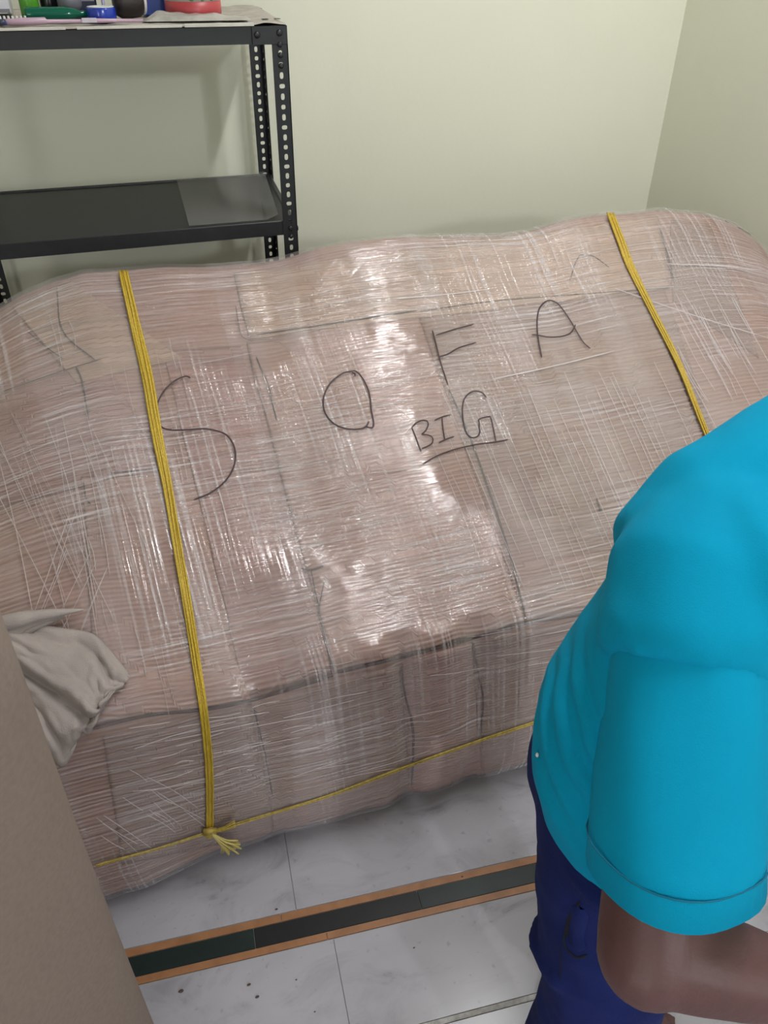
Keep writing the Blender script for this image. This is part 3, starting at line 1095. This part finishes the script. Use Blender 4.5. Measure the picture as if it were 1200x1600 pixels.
def shelf(zt, apron=.033, t=.0018):
    sh = MB()
    a, b = Vector((FX0 + .003, FY + PT + .0005, 0)), Vector((FX1 - .003, FY + PT + .0005, 0))
    c, d = Vector((RX1 - .003, RY - PT - .0005, 0)), Vector((RX0 + .003, RY - PT - .0005, 0))
    q = [a, b, c, d]
    cen = sum(q, Vector()) / 4
    inn = [p + (cen - p).normalized() * .012 for p in q]
    up = lambda p, z: Vector((p.x, p.y, z))
    # rolled rim, slightly sunken tray and down-turned apron
    v = [up(p, zt - apron) for p in q] + [up(p, zt - .0015) for p in q] + [up(p + (cen - p).normalized() * .003, zt) for p in q] + [up(p, zt) for p in inn]
    v += [up(p + (cen - p).normalized() * .003, zt - .004) for p in inn]
    v += [up(p + (cen - p).normalized() * .004, zt - apron) for p in q] + [up(p + (cen - p).normalized() * .004, zt - .007) for p in q]
    f = []
    for r in range(4):
        for i in range(4):
            f.append((r * 4 + i, r * 4 + (i + 1) % 4, r * 4 + 4 + (i + 1) % 4, r * 4 + 4 + i))
    f.append((16, 17, 18, 19))
    for i in range(4):
        j = (i + 1) % 4
        f += [(i, 20 + i, 20 + j, j), (20 + i, 24 + i, 24 + j, 20 + j)]
    f.append((27, 26, 25, 24))
    return sh.add(v, f).build('shelf', M['steel'], rack)


for z in (TOPZ, 0.989, 0.58, 0.18):
    shelf(z)


def bolt(p, axis=(0, -1, 0), r=.0065):
    b = MB()
    b.lathe([(r * .3, -.001), (r, -.001), (r, .002), (r * .8, .0038), (r * .3, .0042)], p, n=12, axis=axis)
    b.build('bolt', M['bolt'], rack, True)


# corner plate and bolts at the top right
cp = MB(); cp.box((FX1 - .074, FY - .0015, TOPZ - .034), (FX1 - .0005, FY - .0002, TOPZ - .001), bev=.0005)
cp.build('corner_plate', M['steel'], rack)
bolt((FX1 - .064, FY - .001, TOPZ - .016)); bolt((FX1 - .017, FY - .001, TOPZ - .013))
for i in range(3):
    bolt((FX1 - .017, FY - .001, TOPZ - .034 - .0195 * i), r=.0055)
bolt((FX1 - .017, FY - .001, .972), r=.0055); bolt((FX1 - .017, FY - .001, .952), r=.005)
bolt((FX1 + .001, FY + .017, .965), axis=(1, 0, 0))

# loose clear sheet on the middle shelf
ps = MB()
zz = .992
q = [Vector((.165, FY + .012, zz)), Vector((.372, FY + .010, zz)), Vector((.424, RY - .02, zz)), Vector((.185, RY - .01, zz))]
rs = []
for i in range(9):
    u = i / 8
    lft = .010 * max(0, (u - .86) / .14) ** 2
    rs.append([q[0].lerp(q[1], u) + Vector((0, 0, lft)), q[3].lerp(q[2], u) + Vector((0, 0, lft * .6))])
v = [p for r in rs for p in r]; v2 = [p + Vector((0, 0, .0012)) for p in v]
f = []
for i in range(8):
    a = 2 * i
    f += [(a, a + 1, a + 3, a + 2), (18 + a, 18 + a + 2, 18 + a + 3, 18 + a + 1), (a, a + 2, 18 + a + 2, 18 + a), (a + 1, 18 + a + 1, 18 + a + 3, a + 3)]
f += [(0, 18, 19, 1), (16, 17, 35, 34)]
ps.add(v + v2, f)
o = ps.build('clear_sheet', glassy('clear_acrylic', (.55, .55, .52), .08, .12))
tag(o, 'clear plastic sheet lying on the right end of the empty middle rack shelf', 'sheet')
set_origin(o, (.29, 2.1, zz))

# ------------------------------------------------------------------ clutter on the rack's top shelf
ZT = TOPZ + .001


def paper_sheet():
    nx, ny = 50, 24
    vs, fs = [], []
    for i in range(nx + 1):
        for j in range(ny + 1):
            u, v = i / nx, j / ny
            x = -.34 + u * (.752 + .028 * v)
            y = FY - .004 + v * .44
            z = ZT + .002 + .004 * max(0, noise.noise(Vector((u * 9, v * 5, 0)))) + .002 * noise.noise(Vector((u * 25, v * 12, 2)))
            if u > .9: z += .004 * math.sin((u - .9) * 30) * (1 - v * .5)
            if j == 0: z -= .003
            if i == nx: z -= .003
            vs.append((x, y, max(z, ZT)))
    for i in range(nx):
        for j in range(ny):
            a = i * (ny + 1) + j
            fs.append((a, a + ny + 1, a + ny + 2, a + 1))
    o = mesh_obj('newspaper', vs, fs, M['paper'], None, True)
    tag(o, 'creased old newspaper sheet lining the top shelf of the dark steel rack', 'newspaper')
    s = o.modifiers.new('s', 'SOLIDIFY'); s.thickness = .001; s.offset = 1
    return set_origin(o, (.03, 2.1, ZT))


news = paper_sheet()
ZP = ZT + .007


def onz(px, py, z=None):
    d = ray(px, py)
    return CAM + d * (((z if z is not None else ZP) - CAM.z) / d.z)


def ony(px, py, Y):
    d = ray(px, py)
    return CAM + d * ((Y - CAM.y) / d.y)


for x0, x1 in ((-.15, -.02), (.0, .20), (.205, .345)):
    pe = MB(); pe.box((x0, FY - .0075, ZT - .001), (x1, FY - .0045, ZT + .0035 + .002 * (x0 > 0)), bev=.0008)
    pe.build('folded_edge', M['paper_edge'], news)
for px, py in ((302, 13), (322, 15), (414, 30), (433, 32), (272, 30), (285, 28)):
    p = ony(px, py, 2.0 if py < 20 else 1.93)
    pm = MB(); pm.box((p.x - .006, p.y - .008, ZT + .0078), (p.x + .006, p.y + .008, ZT + .0084))
    pm.build('news_print', M['print'], news)


def place(o, label, cat, loc):
    tag(o, label, cat)
    return set_origin(o, loc)


# silver box at far left
p = Vector((-.20, 2.03, ZP))
b = MB(); b.box((p.x - .09, 2.0, ZP), (-.118, 2.10, ZP + .055), bev=.003)
o = b.build('grey_box', plain('silver_card', (.55, .55, .60), .3)); place(o, 'pale silver grey box at the left of the top rack shelf', 'box', (-.16, 2.05, ZP))
b = MB(); b.box((-.29, 1.997, ZP + .012), (-.119, 1.999, ZP + .020)); b.build('stripe', plain('box_stripe', (.2, .2, .22)), o)
# steel rule and black case
b = MB(); b.box((-.29, 1.965, ZP), (-.115, 1.99, ZP + .014), bev=.002)
o = b.build('black_case', plain('black_plastic', (.02, .02, .022), .3)); place(o, 'flat black case in front of the pale silver grey box', 'case', (-.2, 1.98, ZP))
b = MB(); b.box((-.29, 1.963, ZP + .0142), (-.122, 1.985, ZP + .0155), bev=.0004)
o = b.build('steel_rule', plain('bright_steel', (.75, .75, .75), .15, .9)); place(o, 'shiny steel strip lying on the flat black case', 'ruler', (-.2, 1.97, ZP + .014))
# coiled white cord / beads
b = MB()
for i in range(9):
    c = Vector((-.106 - .045 + i * .0075, 1.938, ZP + .0065))
    b.lathe([(.002, -.0025), (.006, -.002), (.0066, 0), (.006, .002), (.002, .0025)], c, n=12, axis=(1, .1, 0))
o = b.build('white_coil', plain('white_plastic', (.6, .6, .58), .4), None, True); place(o, 'small ribbed white coil lying in front of the black case', 'coil', (-.12, 1.938, ZP))


def bottle_prof(r, hgt):
    return [(r * .3, 0), (r * .92, 0), (r, .004), (r, hgt * .62), (r * .86, hgt * .74), (r * .45, hgt * .84), (r * .42, hgt * .94), (r * .30, hgt * .95)]


b = MB(); b.lathe(bottle_prof(.019, .10), (-.085 + .003, 2.03, ZP), n=20)
o = b.build('green_bottle', plain('lime_plastic', (.09, .32, .03), .25), None, True); place(o, 'upright lime green bottle among the clutter on the top rack shelf', 'bottle', (-.082, 2.03, ZP))
b = MB(); b.lathe([(.009, .094), (.010, .095), (.010, .112), (.004, .113)], (-.082, 2.03, ZP), n=16); b.build('cap', plain('green_cap', (.03, .2, .04)), o, True)
b = MB(); b.lathe(bottle_prof(.0125, .12), (-.090, 1.965, ZP + .0128), n=20, axis=(1, -.05, 0))
o = b.build('green_bottle', glassy('dark_green_glass', (.0, .10, .06), .06, .93), None, True); place(o, 'dark green glass bottle lying on its side on the rack shelf', 'bottle', (-.09, 1.965, ZP))
b = MB(); b.lathe([(.006, .114), (.0068, .115), (.0068, .132), (.003, .133)], (-.090, 1.965, ZP + .0128), n=14, axis=(1, -.05, 0)); b.build('cap', plain('teal_cap', (.01, .08, .07)), o, True)
b = MB(); b.lathe([(.008, 0), (.018, 0), (.019, .01), (.019, .07), (.012, .085), (.012, .10), (.004, .101)], (-.044, 2.05, ZP), n=18)
o = b.build('black_bottle', plain('black_gloss', (.008, .008, .011), .2), None, True); place(o, 'black bottle standing between the lime green bottle and grey ball', 'bottle', (-.044, 2.05, ZP))
b = MB(); b.lathe([(.012, .086), (.0135, .087), (.0135, .1), (.004, .1012)], (-.044, 2.05, ZP), n=16); b.build('cap', plain('black_cap', (.02, .02, .024)), o, True)
b = MB(); b.lathe([(.006, 0), (.016, .003), (.0225, .012), (.0235, .024), (.020, .038), (.012, .046), (.007, .048), (.006, .060), (.002, .061)], (-.004, 2.0, ZP + .012), n=20)
o = b.build('grey_bulb', plain('grey_rubber', (.16, .16, .19), .45), None, True); place(o, 'rounded grey rubber bulb resting behind the lying green bottle', 'bulb', (-.004, 2.0, ZP))
# fat base so that it stands on the shelf
b = MB(); b.lathe([(.014, 0), (.018, 0), (.018, .012), (.010, .013)], (-.004, 2.0, ZP), n=18); b.build('base', plain('dark_base', (.03, .035, .06)), o)
b = MB(); b.box((.012, 2.02, ZP), (.048, 2.06, ZP + .06), bev=.003)
o = b.build('navy_box', plain('navy_card', (.012, .02, .06), .4)); place(o, 'small navy box standing behind the blue tape roll', 'box', (.03, 2.04, ZP))
b = MB(); b.box((.016, 2.0192, ZP + .03), (.044, 2.0198, ZP + .05)); b.build('label_patch', plain('pale_label', (.3, .3, .34)), o)
b = MB(); b.lathe([(.002, .034), (.006, .038), (.0105, .055), (.011, .075), (.008, .085), (.003, .088)], (.060, 2.0, ZP), n=16)
b.lathe([(.009, 0), (.012, 0), (.010, .008), (.0035, .012), (.0035, .035), (.002, .036)], (.060, 2.0, ZP), n=14)
o = b.build('lavender_brush', plain('lavender_plastic', (.30, .28, .42), .35), None, True); place(o, 'pale lavender tapered head standing just behind the blue tape roll', 'brush', (.06, 2.0, ZP))
# blue tape roll
c = Vector((.052, 1.955, ZP))
b = MB(); b.lathe([(.019, 0), (.0275, 0), (.0285, .002), (.0285, .022), (.0275, .024), (.019, .024), (.019, .022)], c, n=32)
o = b.build('tape_roll', plain('blue_tape', (.005, .035, .36), .2, coat=.4), None, True); place(o, 'shiny blue tape roll with a white core in front of clutter', 'tape', c)
b = MB(); b.lathe([(.004, .021), (.017, .021), (.0188, .0255), (.0255, .0255), (.0262, .0242)], c, n=32); b.build('core', plain('white_core', (.6, .63, .62)), o, True)
# dark spool with red and white end
c = Vector((.112, 2.0, ZP + .030))
b = MB(); b.lathe([(.004, -.032), (.024, -.030), (.0295, -.020), (.030, .0), (.0285, .016), (.024, .024), (.004, .025)], c, n=26, axis=(1, .2, 0))
o = b.build('brown_ball', plain('dark_brown_leather', (.022, .015, .013), .5), None, True); place(o, 'rounded dark brown ball shaped pouch right of the blue tape roll', 'pouch', (.112, 2.0, ZP))
b = MB(); b.lathe([(.010, .024), (.0245, .0235), (.0235, .029), (.009, .031)], c, n=24, axis=(1, .2, 0)); b.build('white_rim', plain('white_rim', (.6, .58, .6)), o, True)
b = MB(); b.lathe([(.002, .030), (.0095, .0305), (.0085, .034), (.002, .035)], c, n=20, axis=(1, .2, 0)); b.build('red_disc', plain('red_plastic', (.4, .02, .03)), o, True)
# blue box
b = MB(); b.box((.140, 2.06, ZP), (.200, 2.11, ZP + .07), bev=.002)
o = b.build('blue_box', plain('royal_blue_card', (.008, .05, .33), .35)); place(o, 'royal blue carton standing between the brown pouch and the red jar', 'box', (.17, 2.085, ZP))
b = MB(); b.box((.146, 2.0592, ZP + .035), (.194, 2.0597, ZP + .06)); b.build('label_patch', plain('white_label', (.5, .5, .55)), o)
# jar with red base and green printed label
c = Vector((.243, 2.03, ZP + .003))
b = MB(); b.lathe([(.02, 0), (.054, 0), (.0575, .004), (.058, .02), (.058, .085), (.050, .098), (.040, .102), (.02, .102)], c, n=36)
o = b.build('plastic_jar', glassy('cloudy_plastic', (.50, .47, .43), .15, .55), None, True); place(o, 'cloudy plastic jar with red contents and green print on newspaper', 'jar', c)
b = MB(); b.lathe([(.05, .001), (.0572, .001), (.0589, .004), (.0589, .026), (.057, .0265), (.05, .0265)], c, n=36); b.build('red_contents', plain('red_contents', (.42, .05, .06), .4), o, True)
b = MB(); b.lathe([(.05, .0267), (.0583, .0267), (.0583, .070), (.05, .070)], c, n=36); b.build('white_label', plain('jar_label', (.58, .58, .50), .4), o, True)
b = MB()
for i in range(9):
    t = math.radians(-112 + 7 * i)
    b.ball(c + Vector((.0583 * math.cos(t), .0583 * math.sin(t), .037 + .006 * math.sin(i * 2.1))), (.0052, .0022, .0045), n=8)
b.build('green_print', plain('green_print', (.10, .30, .12), .5), o, True)
b = MB(); b.lathe([(.02, .100), (.044, .100), (.0445, .118), (.042, .120), (.01, .120)], c, n=36); b.build('lid', plain('red_lid', (.38, .03, .04)), o, True)
# crumpled polythene packet lying in front of the jar
nx, ny = 34, 12
vs, fs = [], []
for i in range(nx + 1):
    for j in range(ny + 1):
        u, v = i / nx, j / ny
        x = .128 + .215 * u; y = 1.915 + .055 * v + .012 * u * (v - .5)
        e = math.sin(math.pi * v) ** .5 * min(1, u * 7, (1 - u) * 2.2 + .25)
        vs.append((x, y, ZP + .001 + e * (.013 + .006 * noise.noise(Vector((u * 8, v * 4, 7)))) * (1 - .35 * u)))
for i in range(nx):
    for j in range(ny):
        a = i * (ny + 1) + j
        fs.append((a, a + ny + 1, a + ny + 2, a + 1))
nb = len(vs)
vs += [(x, y, ZP) for x, y, z in vs]
o = mesh_obj('plastic_packet', vs, fs, M['plasticbag'], None, True); place(o, 'flat crumpled grey polythene packet lying in front of the red jar', 'packet', (.23, 1.94, ZP))
# toothbrush: pink handle, blue tip
b = MB(); b.tube([(-.145, 1.921, ZP + .004), (-.10, 1.920, ZP + .0045), (-.055, 1.919, ZP + .005), (-.052, 1.919, ZP + .004), (.02, 1.918, ZP + .0035), (.035, 1.918, ZP + .004), (.128, 1.916, ZP + .003)],
                 [.004, .0062, .0062, .0036, .0034, .0042, .0025], n=10)
o = b.build('pink_brush', plain('pink_plastic', (.48, .33, .42), .35), None, True); place(o, 'long slim pink brush lying along the front of the top shelf', 'brush', (-.05, 1.92, ZP))
b = MB(); b.box((.012, 1.912, ZP + .001), (.040, 1.9185, ZP + .009), bev=.001); b.build('clip', plain('pale_clip', (.55, .5, .58)), o)
b = MB(); b.tube([(-.21, 1.915, ZP + .004), (-.165, 1.915, ZP + .004), (-.15, 1.915, ZP + .004), (-.125, 1.9145, ZP + .003)], [.005, .005, .0055, .003], n=10)
o = b.build('blue_pen', plain('blue_plastic', (.02, .08, .32), .3), None, True); place(o, 'blue pen lying left of the slim pink brush on shelf', 'pen', (-.17, 1.915, ZP))
b = MB(); b.tube([(-.139, 1.915, ZP + .004), (-.126, 1.9145, ZP + .004)], [.0058, .0052], n=10); b.build('cap', plain('slate_cap', (.03, .04, .08)), o, True)

# ------------------------------------------------------------------ person
LEFT = Vector((.78, .62, 0)).normalized()
FACE = Vector((.62, -.78, 0)).normalized()
ZU = Vector((0, 0, 1))
pelvis = Vector((.50, .50, .735))
rsh = at(1085, 905, .79)
neck = at(1345, 740, .84)
lsh = rsh + LEFT * .34 - ZU * .075
relb = at(1015, 1480, .745)
rwr = relb + FACE * .20 + LEFT * .10 - Vector((0, 0, .06))
rhip = at(965, 1235, .935)
rknee = at(940, 1540, 1.06)
rank = Vector((rknee.x - .02, rknee.y + .02, .075))
lhip = rhip + LEFT * .17
lknee = rknee + LEFT * .20 + FACE * .03
lank = rank + LEFT * .19 - FACE * .025
lelb = lsh + FACE * .13 + LEFT * .06 - ZU * .22
lwr = lelb + FACE * .19 - LEFT * .06 + ZU * .02
headc = neck + FACE * .085 + ZU * .115


def ell_ring(c, ax_a, ra, ax_b, rb, n=28):
    return [c + ax_a * math.cos(t) * ra + ax_b * math.sin(t) * rb for t in (2 * math.pi * k / n for k in range(n))]


def frame(t, ref):
    t = t.normalized()
    a = (ref - t * ref.dot(t)).normalized()
    return a, t.cross(a)


# centre line of the trunk
SH = [  # centre pixel, distance, half width across, half depth
    ((1016, 1238), .93, .150, .122), ((1014, 1170), .92, .165, .130), ((1034, 1095), .905, .170, .130), ((1082, 1020), .89, .170, .122), ((1122, 950), .88, .172, .118),
    ((1150, 875), .87, .178, .114), ((1180, 830), .86, .178, .104), ((1245, 812), .85, .135, .085), ((1310, 780), .845, .078, .066), ((1340, 765), .84, .058, .055)]
cs = [at(*p, z) for p, z, a, b in SH]
bodyb = MB()
spine = neck - pelvis
tr = []
for i, (p, z, a, b) in enumerate(SH):
    t = cs[min(i + 1, len(cs) - 1)] - cs[max(i - 1, 0)]
    if i < 3: t = ZU * 1.0 + t * (.6 * i)
    aa, bb2 = frame(t, LEFT)
    q = .97 if i > 7 else (.62, .66, .72, .80, .80, .80, .80, .80)[i]
    tr.append(ell_ring(cs[i] - FACE * (.012 if i < 8 else 0), aa, a * q, bb2, b * q, 20))
bodyb.rings(tr)
bodyb.tube([neck - spine.normalized() * .03, neck + (headc - neck) * .35, headc], [.056, .05, .048], n=14)


def limb(pts, rads, n=14):
    P = spline(pts, 5)
    R = list(np.interp(np.linspace(0, 1, len(P)), np.linspace(0, 1, len(rads)), rads))
    bodyb.tube(P, R, n=n)


limb([rsh, rsh.lerp(relb, .5), relb], [.056, .054, .051, .049])
limb([relb, relb.lerp(rwr, .4), rwr], [.048, .048, .043, .034, .027])
bodyb.ball(relb + (relb - rsh).normalized() * .006, .0485, n=14)
limb([lsh, lsh.lerp(lelb, .5), lelb], [.056, .052, .047, .045])
limb([lelb, lelb.lerp(lwr, .4), lwr], [.045, .046, .040, .031, .026])
for hp, kn_, an in ((rhip, rknee, rank), (lhip, lknee, lank)):
    limb([hp, hp.lerp(kn_, .5), kn_], [.078, .075, .066, .055])
    limb([kn_, kn_.lerp(an, .35) - FACE * .02, an], [.054, .054, .046, .036, .032])
    bodyb.tube([an - FACE * .05 - ZU * .035, an - ZU * .03 + FACE * .02, an + FACE * .10 - ZU * .045, an + FACE * .17 - ZU * .055], [.030, .040, .034, .02], n=12, flat=1.1)
    for q in range(5):
        bodyb.tube([an + FACE * .15 + LEFT * (.015 * (q - 2)) - ZU * .06, an + FACE * (.195 - .006 * abs(q - 1)) + LEFT * (.017 * (q - 2)) - ZU * .062], [.010, .008], n=8)
# hands
for wr_, el_, sgn in ((rwr, relb, 1), (lwr, lelb, -1)):
    t = (wr_ - el_).normalized()
    side = (ZU - t * t.z).normalized()
    pn = t.cross(side) * sgn
    bodyb.tube([wr_ - t * .02, wr_ + t * .03, wr_ + t * .075, wr_ + t * .09], [.026, .036, .040, .030], n=14, flat=.5, ref=side)
    for q, (ln, sp) in enumerate(((.062, .030), (.072, .011), (.066, -.009), (.050, -.028))):
        b0 = wr_ + t * .075 + side * sp
        k1 = b0 + t * ln * .45 + pn * .006
        k2 = k1 + t * ln * .30 + pn * .016
        k3 = k2 + t * ln * .16 + pn * .020
        bodyb.tube([b0, k1, k2, k3], [.0095, .009, .0082, .0068], n=8)
    bodyb.tube([wr_ + t * .025 + side * .025, wr_ + t * .05 + side * .05 + pn * .012, wr_ + t * .075 + side * .058 + pn * .022], [.013, .0105, .008], n=8)
# head
hd = (FACE * .9 - ZU * .35).normalized()
hu = (ZU - hd * hd.z).normalized()
hs = LEFT
HM = Matrix((hs, hd, hu)).transposed()
hp = lambda x, y, z: headc + HM @ Vector((x, y, z))
bodyb.ball(headc + hu * .02, (.074, .094, .098), n=24, mtx=HM)
bodyb.ball(hp(0, .028, -.055), (.056, .060, .058), n=20, mtx=HM)
bodyb.ball(hp(0, .068, -.096), (.022, .018, .016), n=14, mtx=HM)
bodyb.tube([hp(0, .088, .02), hp(0, .103, -.012), hp(0, .108, -.026)], [.009, .012, .014], n=10)
bodyb.ball(hp(.012, .097, -.029), .009, n=8); bodyb.ball(hp(-.012, .097, -.029), .009, n=8)
bodyb.tube([hp(-.05, .076, .032), hp(0, .096, .034), hp(.05, .076, .032)], [.008, .010, .008], n=8)
bodyb.tube([hp(-.022, .086, -.056), hp(0, .095, -.054), hp(.022, .086, -.056)], [.005, .008, .005], n=8)
bodyb.tube([hp(-.018, .085, -.066), hp(0, .094, -.067), hp(.018, .085, -.066)], [.005, .008, .005], n=8)
for s_ in (-1, 1):
    bodyb.ball(hp(.075 * s_, -.005, .0), (.010, .020, .031), n=12, mtx=HM)
bme = fused(bodyb, .0055, 4, .5)
person = data_obj('person', bme, M['skin'])
tag(person, 'person in turquoise half sleeved shirt and navy trousers bending beside the wrapped sofa', 'person')
set_origin(person, (rank.x, rank.y, 0))
for s_ in (-1, 1):
    e1 = MB(); e1.ball(hp(.031 * s_, .080, .010), (.0115, .008, .0062), n=14, mtx=HM)
    eo = e1.build('eye', M['eye'], person, True); WORLD[eo.name] = WORLD[person.name].copy()
    e2 = MB(); e2.ball(hp(.031 * s_, .0865, .010), (.0048, .003, .0048), n=10, mtx=HM)
    e2.build('pupil', M['pupil'], eo, True)
hb = MB()
hb.ball(hp(0, -.014, .045), (.081, .094, .086), n=28, mtx=HM)
hb.ball(hp(0, -.055, -.01), (.066, .050, .075), n=22, mtx=HM)
for s_ in (-1, 1): hb.ball(hp(.066 * s_, .012, .025), (.014, .025, .045), n=12, mtx=HM)
hme = fused(hb, .006, 3)
for v in hme.vertices:
    v.co += v.normal * .004 * noise.noise(v.co * 90)
data_obj('hair', hme, M['hair'], person)

# trousers
tb = MB()
wa, wb = LEFT, -FACE
pel = rhip.lerp(lhip, .5)
tb.rings([ell_ring(pel + ZU * .10, wa, .155, wb, .120), ell_ring(pel + ZU * .04, wa, .168, wb, .128), ell_ring(pel - ZU * .04, wa, .170, wb, .128), ell_ring(pel - ZU * .09, wa, .14, wb, .10)])
for hp_, kn_, an in ((rhip, rknee, rank), (lhip, lknee, lank)):
    P = spline([hp_ + ZU * .02, hp_.lerp(kn_, .5), kn_, kn_.lerp(an, .45) + FACE * .008, an - ZU * .005], 6)
    R = list(np.interp(np.linspace(0, 1, len(P)), [0, .22, .48, .55, .75, 1], [.098, .092, .080, .078, .074, .066]))
    tb.tube(P, R, n=20)
    for q in range(6):     # folds behind the knee and at the hip
        u = (.08, .2, .34, .45, .58, .8)[q]
        c = P[int(u * (len(P) - 1))]; r = R[int(u * (len(P) - 1))]
        t0 = q * 1.3
        arcp = [c + (LEFT * math.cos(t0 + a_) + FACE * math.sin(t0 + a_)) * r * .98 + ZU * (.03 * a_ * (1 if q % 2 else -1)) for a_ in np.linspace(0, 2.4, 9)]
        tb.tube(arcp, [.003, .007, .010, .012, .012, .012, .010, .007, .003], n=8)
tme = fused(tb, .007, 7, .5)
for v in tme.vertices:
    v.co += v.normal * (.004 * noise.noise(v.co * 14) + .002 * noise.noise(v.co * 34))
tro = data_obj('trousers', tme, M['trouser'], person)
tro['label'] = 'navy blue cotton trousers'
bpy.context.view_layer.update()
WORLD[tro.name] = WORLD[person.name].copy()
TB = BVHTree.FromPolygons([v.co + WORLD[person.name] for v in tme.vertices], [tuple(p.vertices) for p in tme.polygons])
pk = MB()
ribbon([(907, 1408), (893, 1432), (884, 1455), (882, 1475), (889, 1486), (903, 1496), (918, 1491)], .0035, None, .0015, mb=pk, bvh=TB, lift=.1)
ribbon([(900, 1415), (888, 1442), (886, 1462)], .006, None, .001, mb=pk, bvh=TB, lift=.1)
ribbon([(876, 1480), (877, 1505), (874, 1530)], .0022, None, .0015, mb=pk, bvh=TB, lift=.1)
pk.build('pocket_slit', M['navy_dark'], tro, True)
pb = MB()
ribbon([(909, 1418), (903, 1440), (901, 1462), (905, 1484)], .021, None, .001, mb=pb, bvh=TB, lift=.30)
pb.build('pocket_bulge', M['trouser'], tro, True)

# shirt body
sb_ = MB()
rings = []
for i, (p, z, a, b) in enumerate(SH):
    t = cs[min(i + 1, len(cs) - 1)] - cs[max(i - 1, 0)]
    if i < 3: t = ZU * 1.0 + t * (.6 * i)
    aa, bb2 = frame(t, LEFT)
    rings.append(ell_ring(cs[i], aa, a, bb2, b))
sb_.rings(rings)
# shoulder caps
sd = (relb - rsh).normalized()
for s0, e0 in ((rsh, relb), (lsh, lelb)):
    dr = (e0 - s0).normalized()
    inner = cs[6]
    sb_.tube([inner, s0.lerp(inner, .35) + ZU * .005, s0 + dr * .005, s0 + dr * .055, s0 + dr * .085], [.09, .092, .088, .088, .080], n=22)
sb_.tube([at(1082, 910, .84), at(1074, 858, .85), at(1122, 808, .85), at(1180, 776, .85), at(1238, 738, .86), at(1305, 692, .88)], [.078, .082, .086, .085, .085, .08], n=24)
sme = fused(sb_, .007, 14, .5)
# soft folds running from the armpit down towards the hem
STB = BVHTree.FromPolygons([v.co.copy() for v in sme.vertices], [tuple(p.vertices) for p in sme.polygons])
fa, fn_ = hit(893, 1150, 0, STB)
fb, _n = hit(872, 1080, 0, STB)
fdir = (fb - fa).normalized()
fx = fn_.cross(fdir).normalized()
for v in sme.vertices:
    q = v.co - fa
    e_ = math.exp(-(q.dot(fx) / .075) ** 2 - (q.dot(fdir) / .10) ** 2 - (q.dot(fn_) / .08) ** 2)
    if e_ > .02:
        v.co += v.normal * .0048 * e_ * math.sin(2 * math.pi * (q.dot(fx) / .036 + .5 * q.dot(fdir) / .1) + 2.6 * noise.noise(q * 16))
for v in sme.vertices:
    v.co += v.normal * (.004 * noise.noise(Vector((v.co.x * 8, v.co.y * 8, v.co.z * 6))) + .0012 * noise.noise(v.co * 30))
shirt = data_obj('shirt', sme, M['shirt'], person)
shirt['label'] = 'turquoise cotton shirt'
WORLD[shirt.name] = WORLD[person.name].copy()

# sleeves: open tubes with a wall thickness


def sleeve(s0, e0, L_=.60, name='sleeve'):
    dr = (e0 - s0).normalized()
    aa, b2 = frame(dr, LEFT)
    rings = []
    prof_ = [(.02, .072, 0), (.12, .076, 0), (.25, .077, 0), (.45, .078, .0), (.65, .0785, .0), (.85, .079, 0), (1.0, .079, 0)]
    Ls = (e0 - s0).length * L_
    n = 40
    tocam = (CAM - e0).normalized()
    tocam = (tocam - dr * tocam.dot(dr)).normalized()
    for k, (f_, r, o_) in enumerate(prof_):
        ring = []
        for q in range(n):
            t = 2 * math.pi * q / n
            rr = r + .002 * math.sin(5 * t + k) + .003 * noise.noise(Vector((math.cos(t) * 1.5, math.sin(t) * 1.5, k * .6)))
            rd = aa * math.cos(t) + b2 * math.sin(t)
            ring.append(s0 + dr * (Ls * f_ + .02 + f_ * .038 * rd.dot(tocam)) + (aa * math.cos(t) * rr * .97 + b2 * math.sin(t) * rr))
        rings.append(ring)
    inner = []
    for k, (f_, r, o_) in reversed(list(enumerate(prof_))):
        cc_ = s0 + dr * (Ls * f_ + .02)
        inner.append([p - ((p - cc_) - dr * (p - cc_).dot(dr)).normalized() * .0035 for p in rings[k]])
    mb = MB(); mb.rings(rings + inner, cap=False)
    o = mb.build(name, M['shirt'], shirt, True)
    st = MB()
    for rr in (rings[-1],):
        pts = [p - dr * .027 + ((p - s0) - dr * (p - s0).dot(dr)).normalized() * .0014 for p in rr]
        pts.append(pts[0])
        st.tube(pts, .0009, n=5)
    return o, st, Ls


so_, st1, _l = sleeve(rsh, at(1044, 1480, .745), .725)
so2, st2, _l = sleeve(lsh, lelb, .66)
st1.build('hem_stitch', M['stitch'], shirt, True)
st2.build('hem_stitch', M['stitch'], shirt, True)
SB = BVHTree.FromPolygons([v.co + WORLD[person.name] for v in sme.vertices], [tuple(p.vertices) for p in sme.polygons])
pbn = hit(842, 1180, .001, SB)
if pbn[0]:
    b = MB(); b.lathe([(.0005, 0), (.0024, .0004), (.0026, .0014), (.0012, .0026), (.0003, .0028)], pbn[0], n=12, axis=tuple(pbn[1]))
    b.build('pearl_snap', M['pearl'], shirt, True)
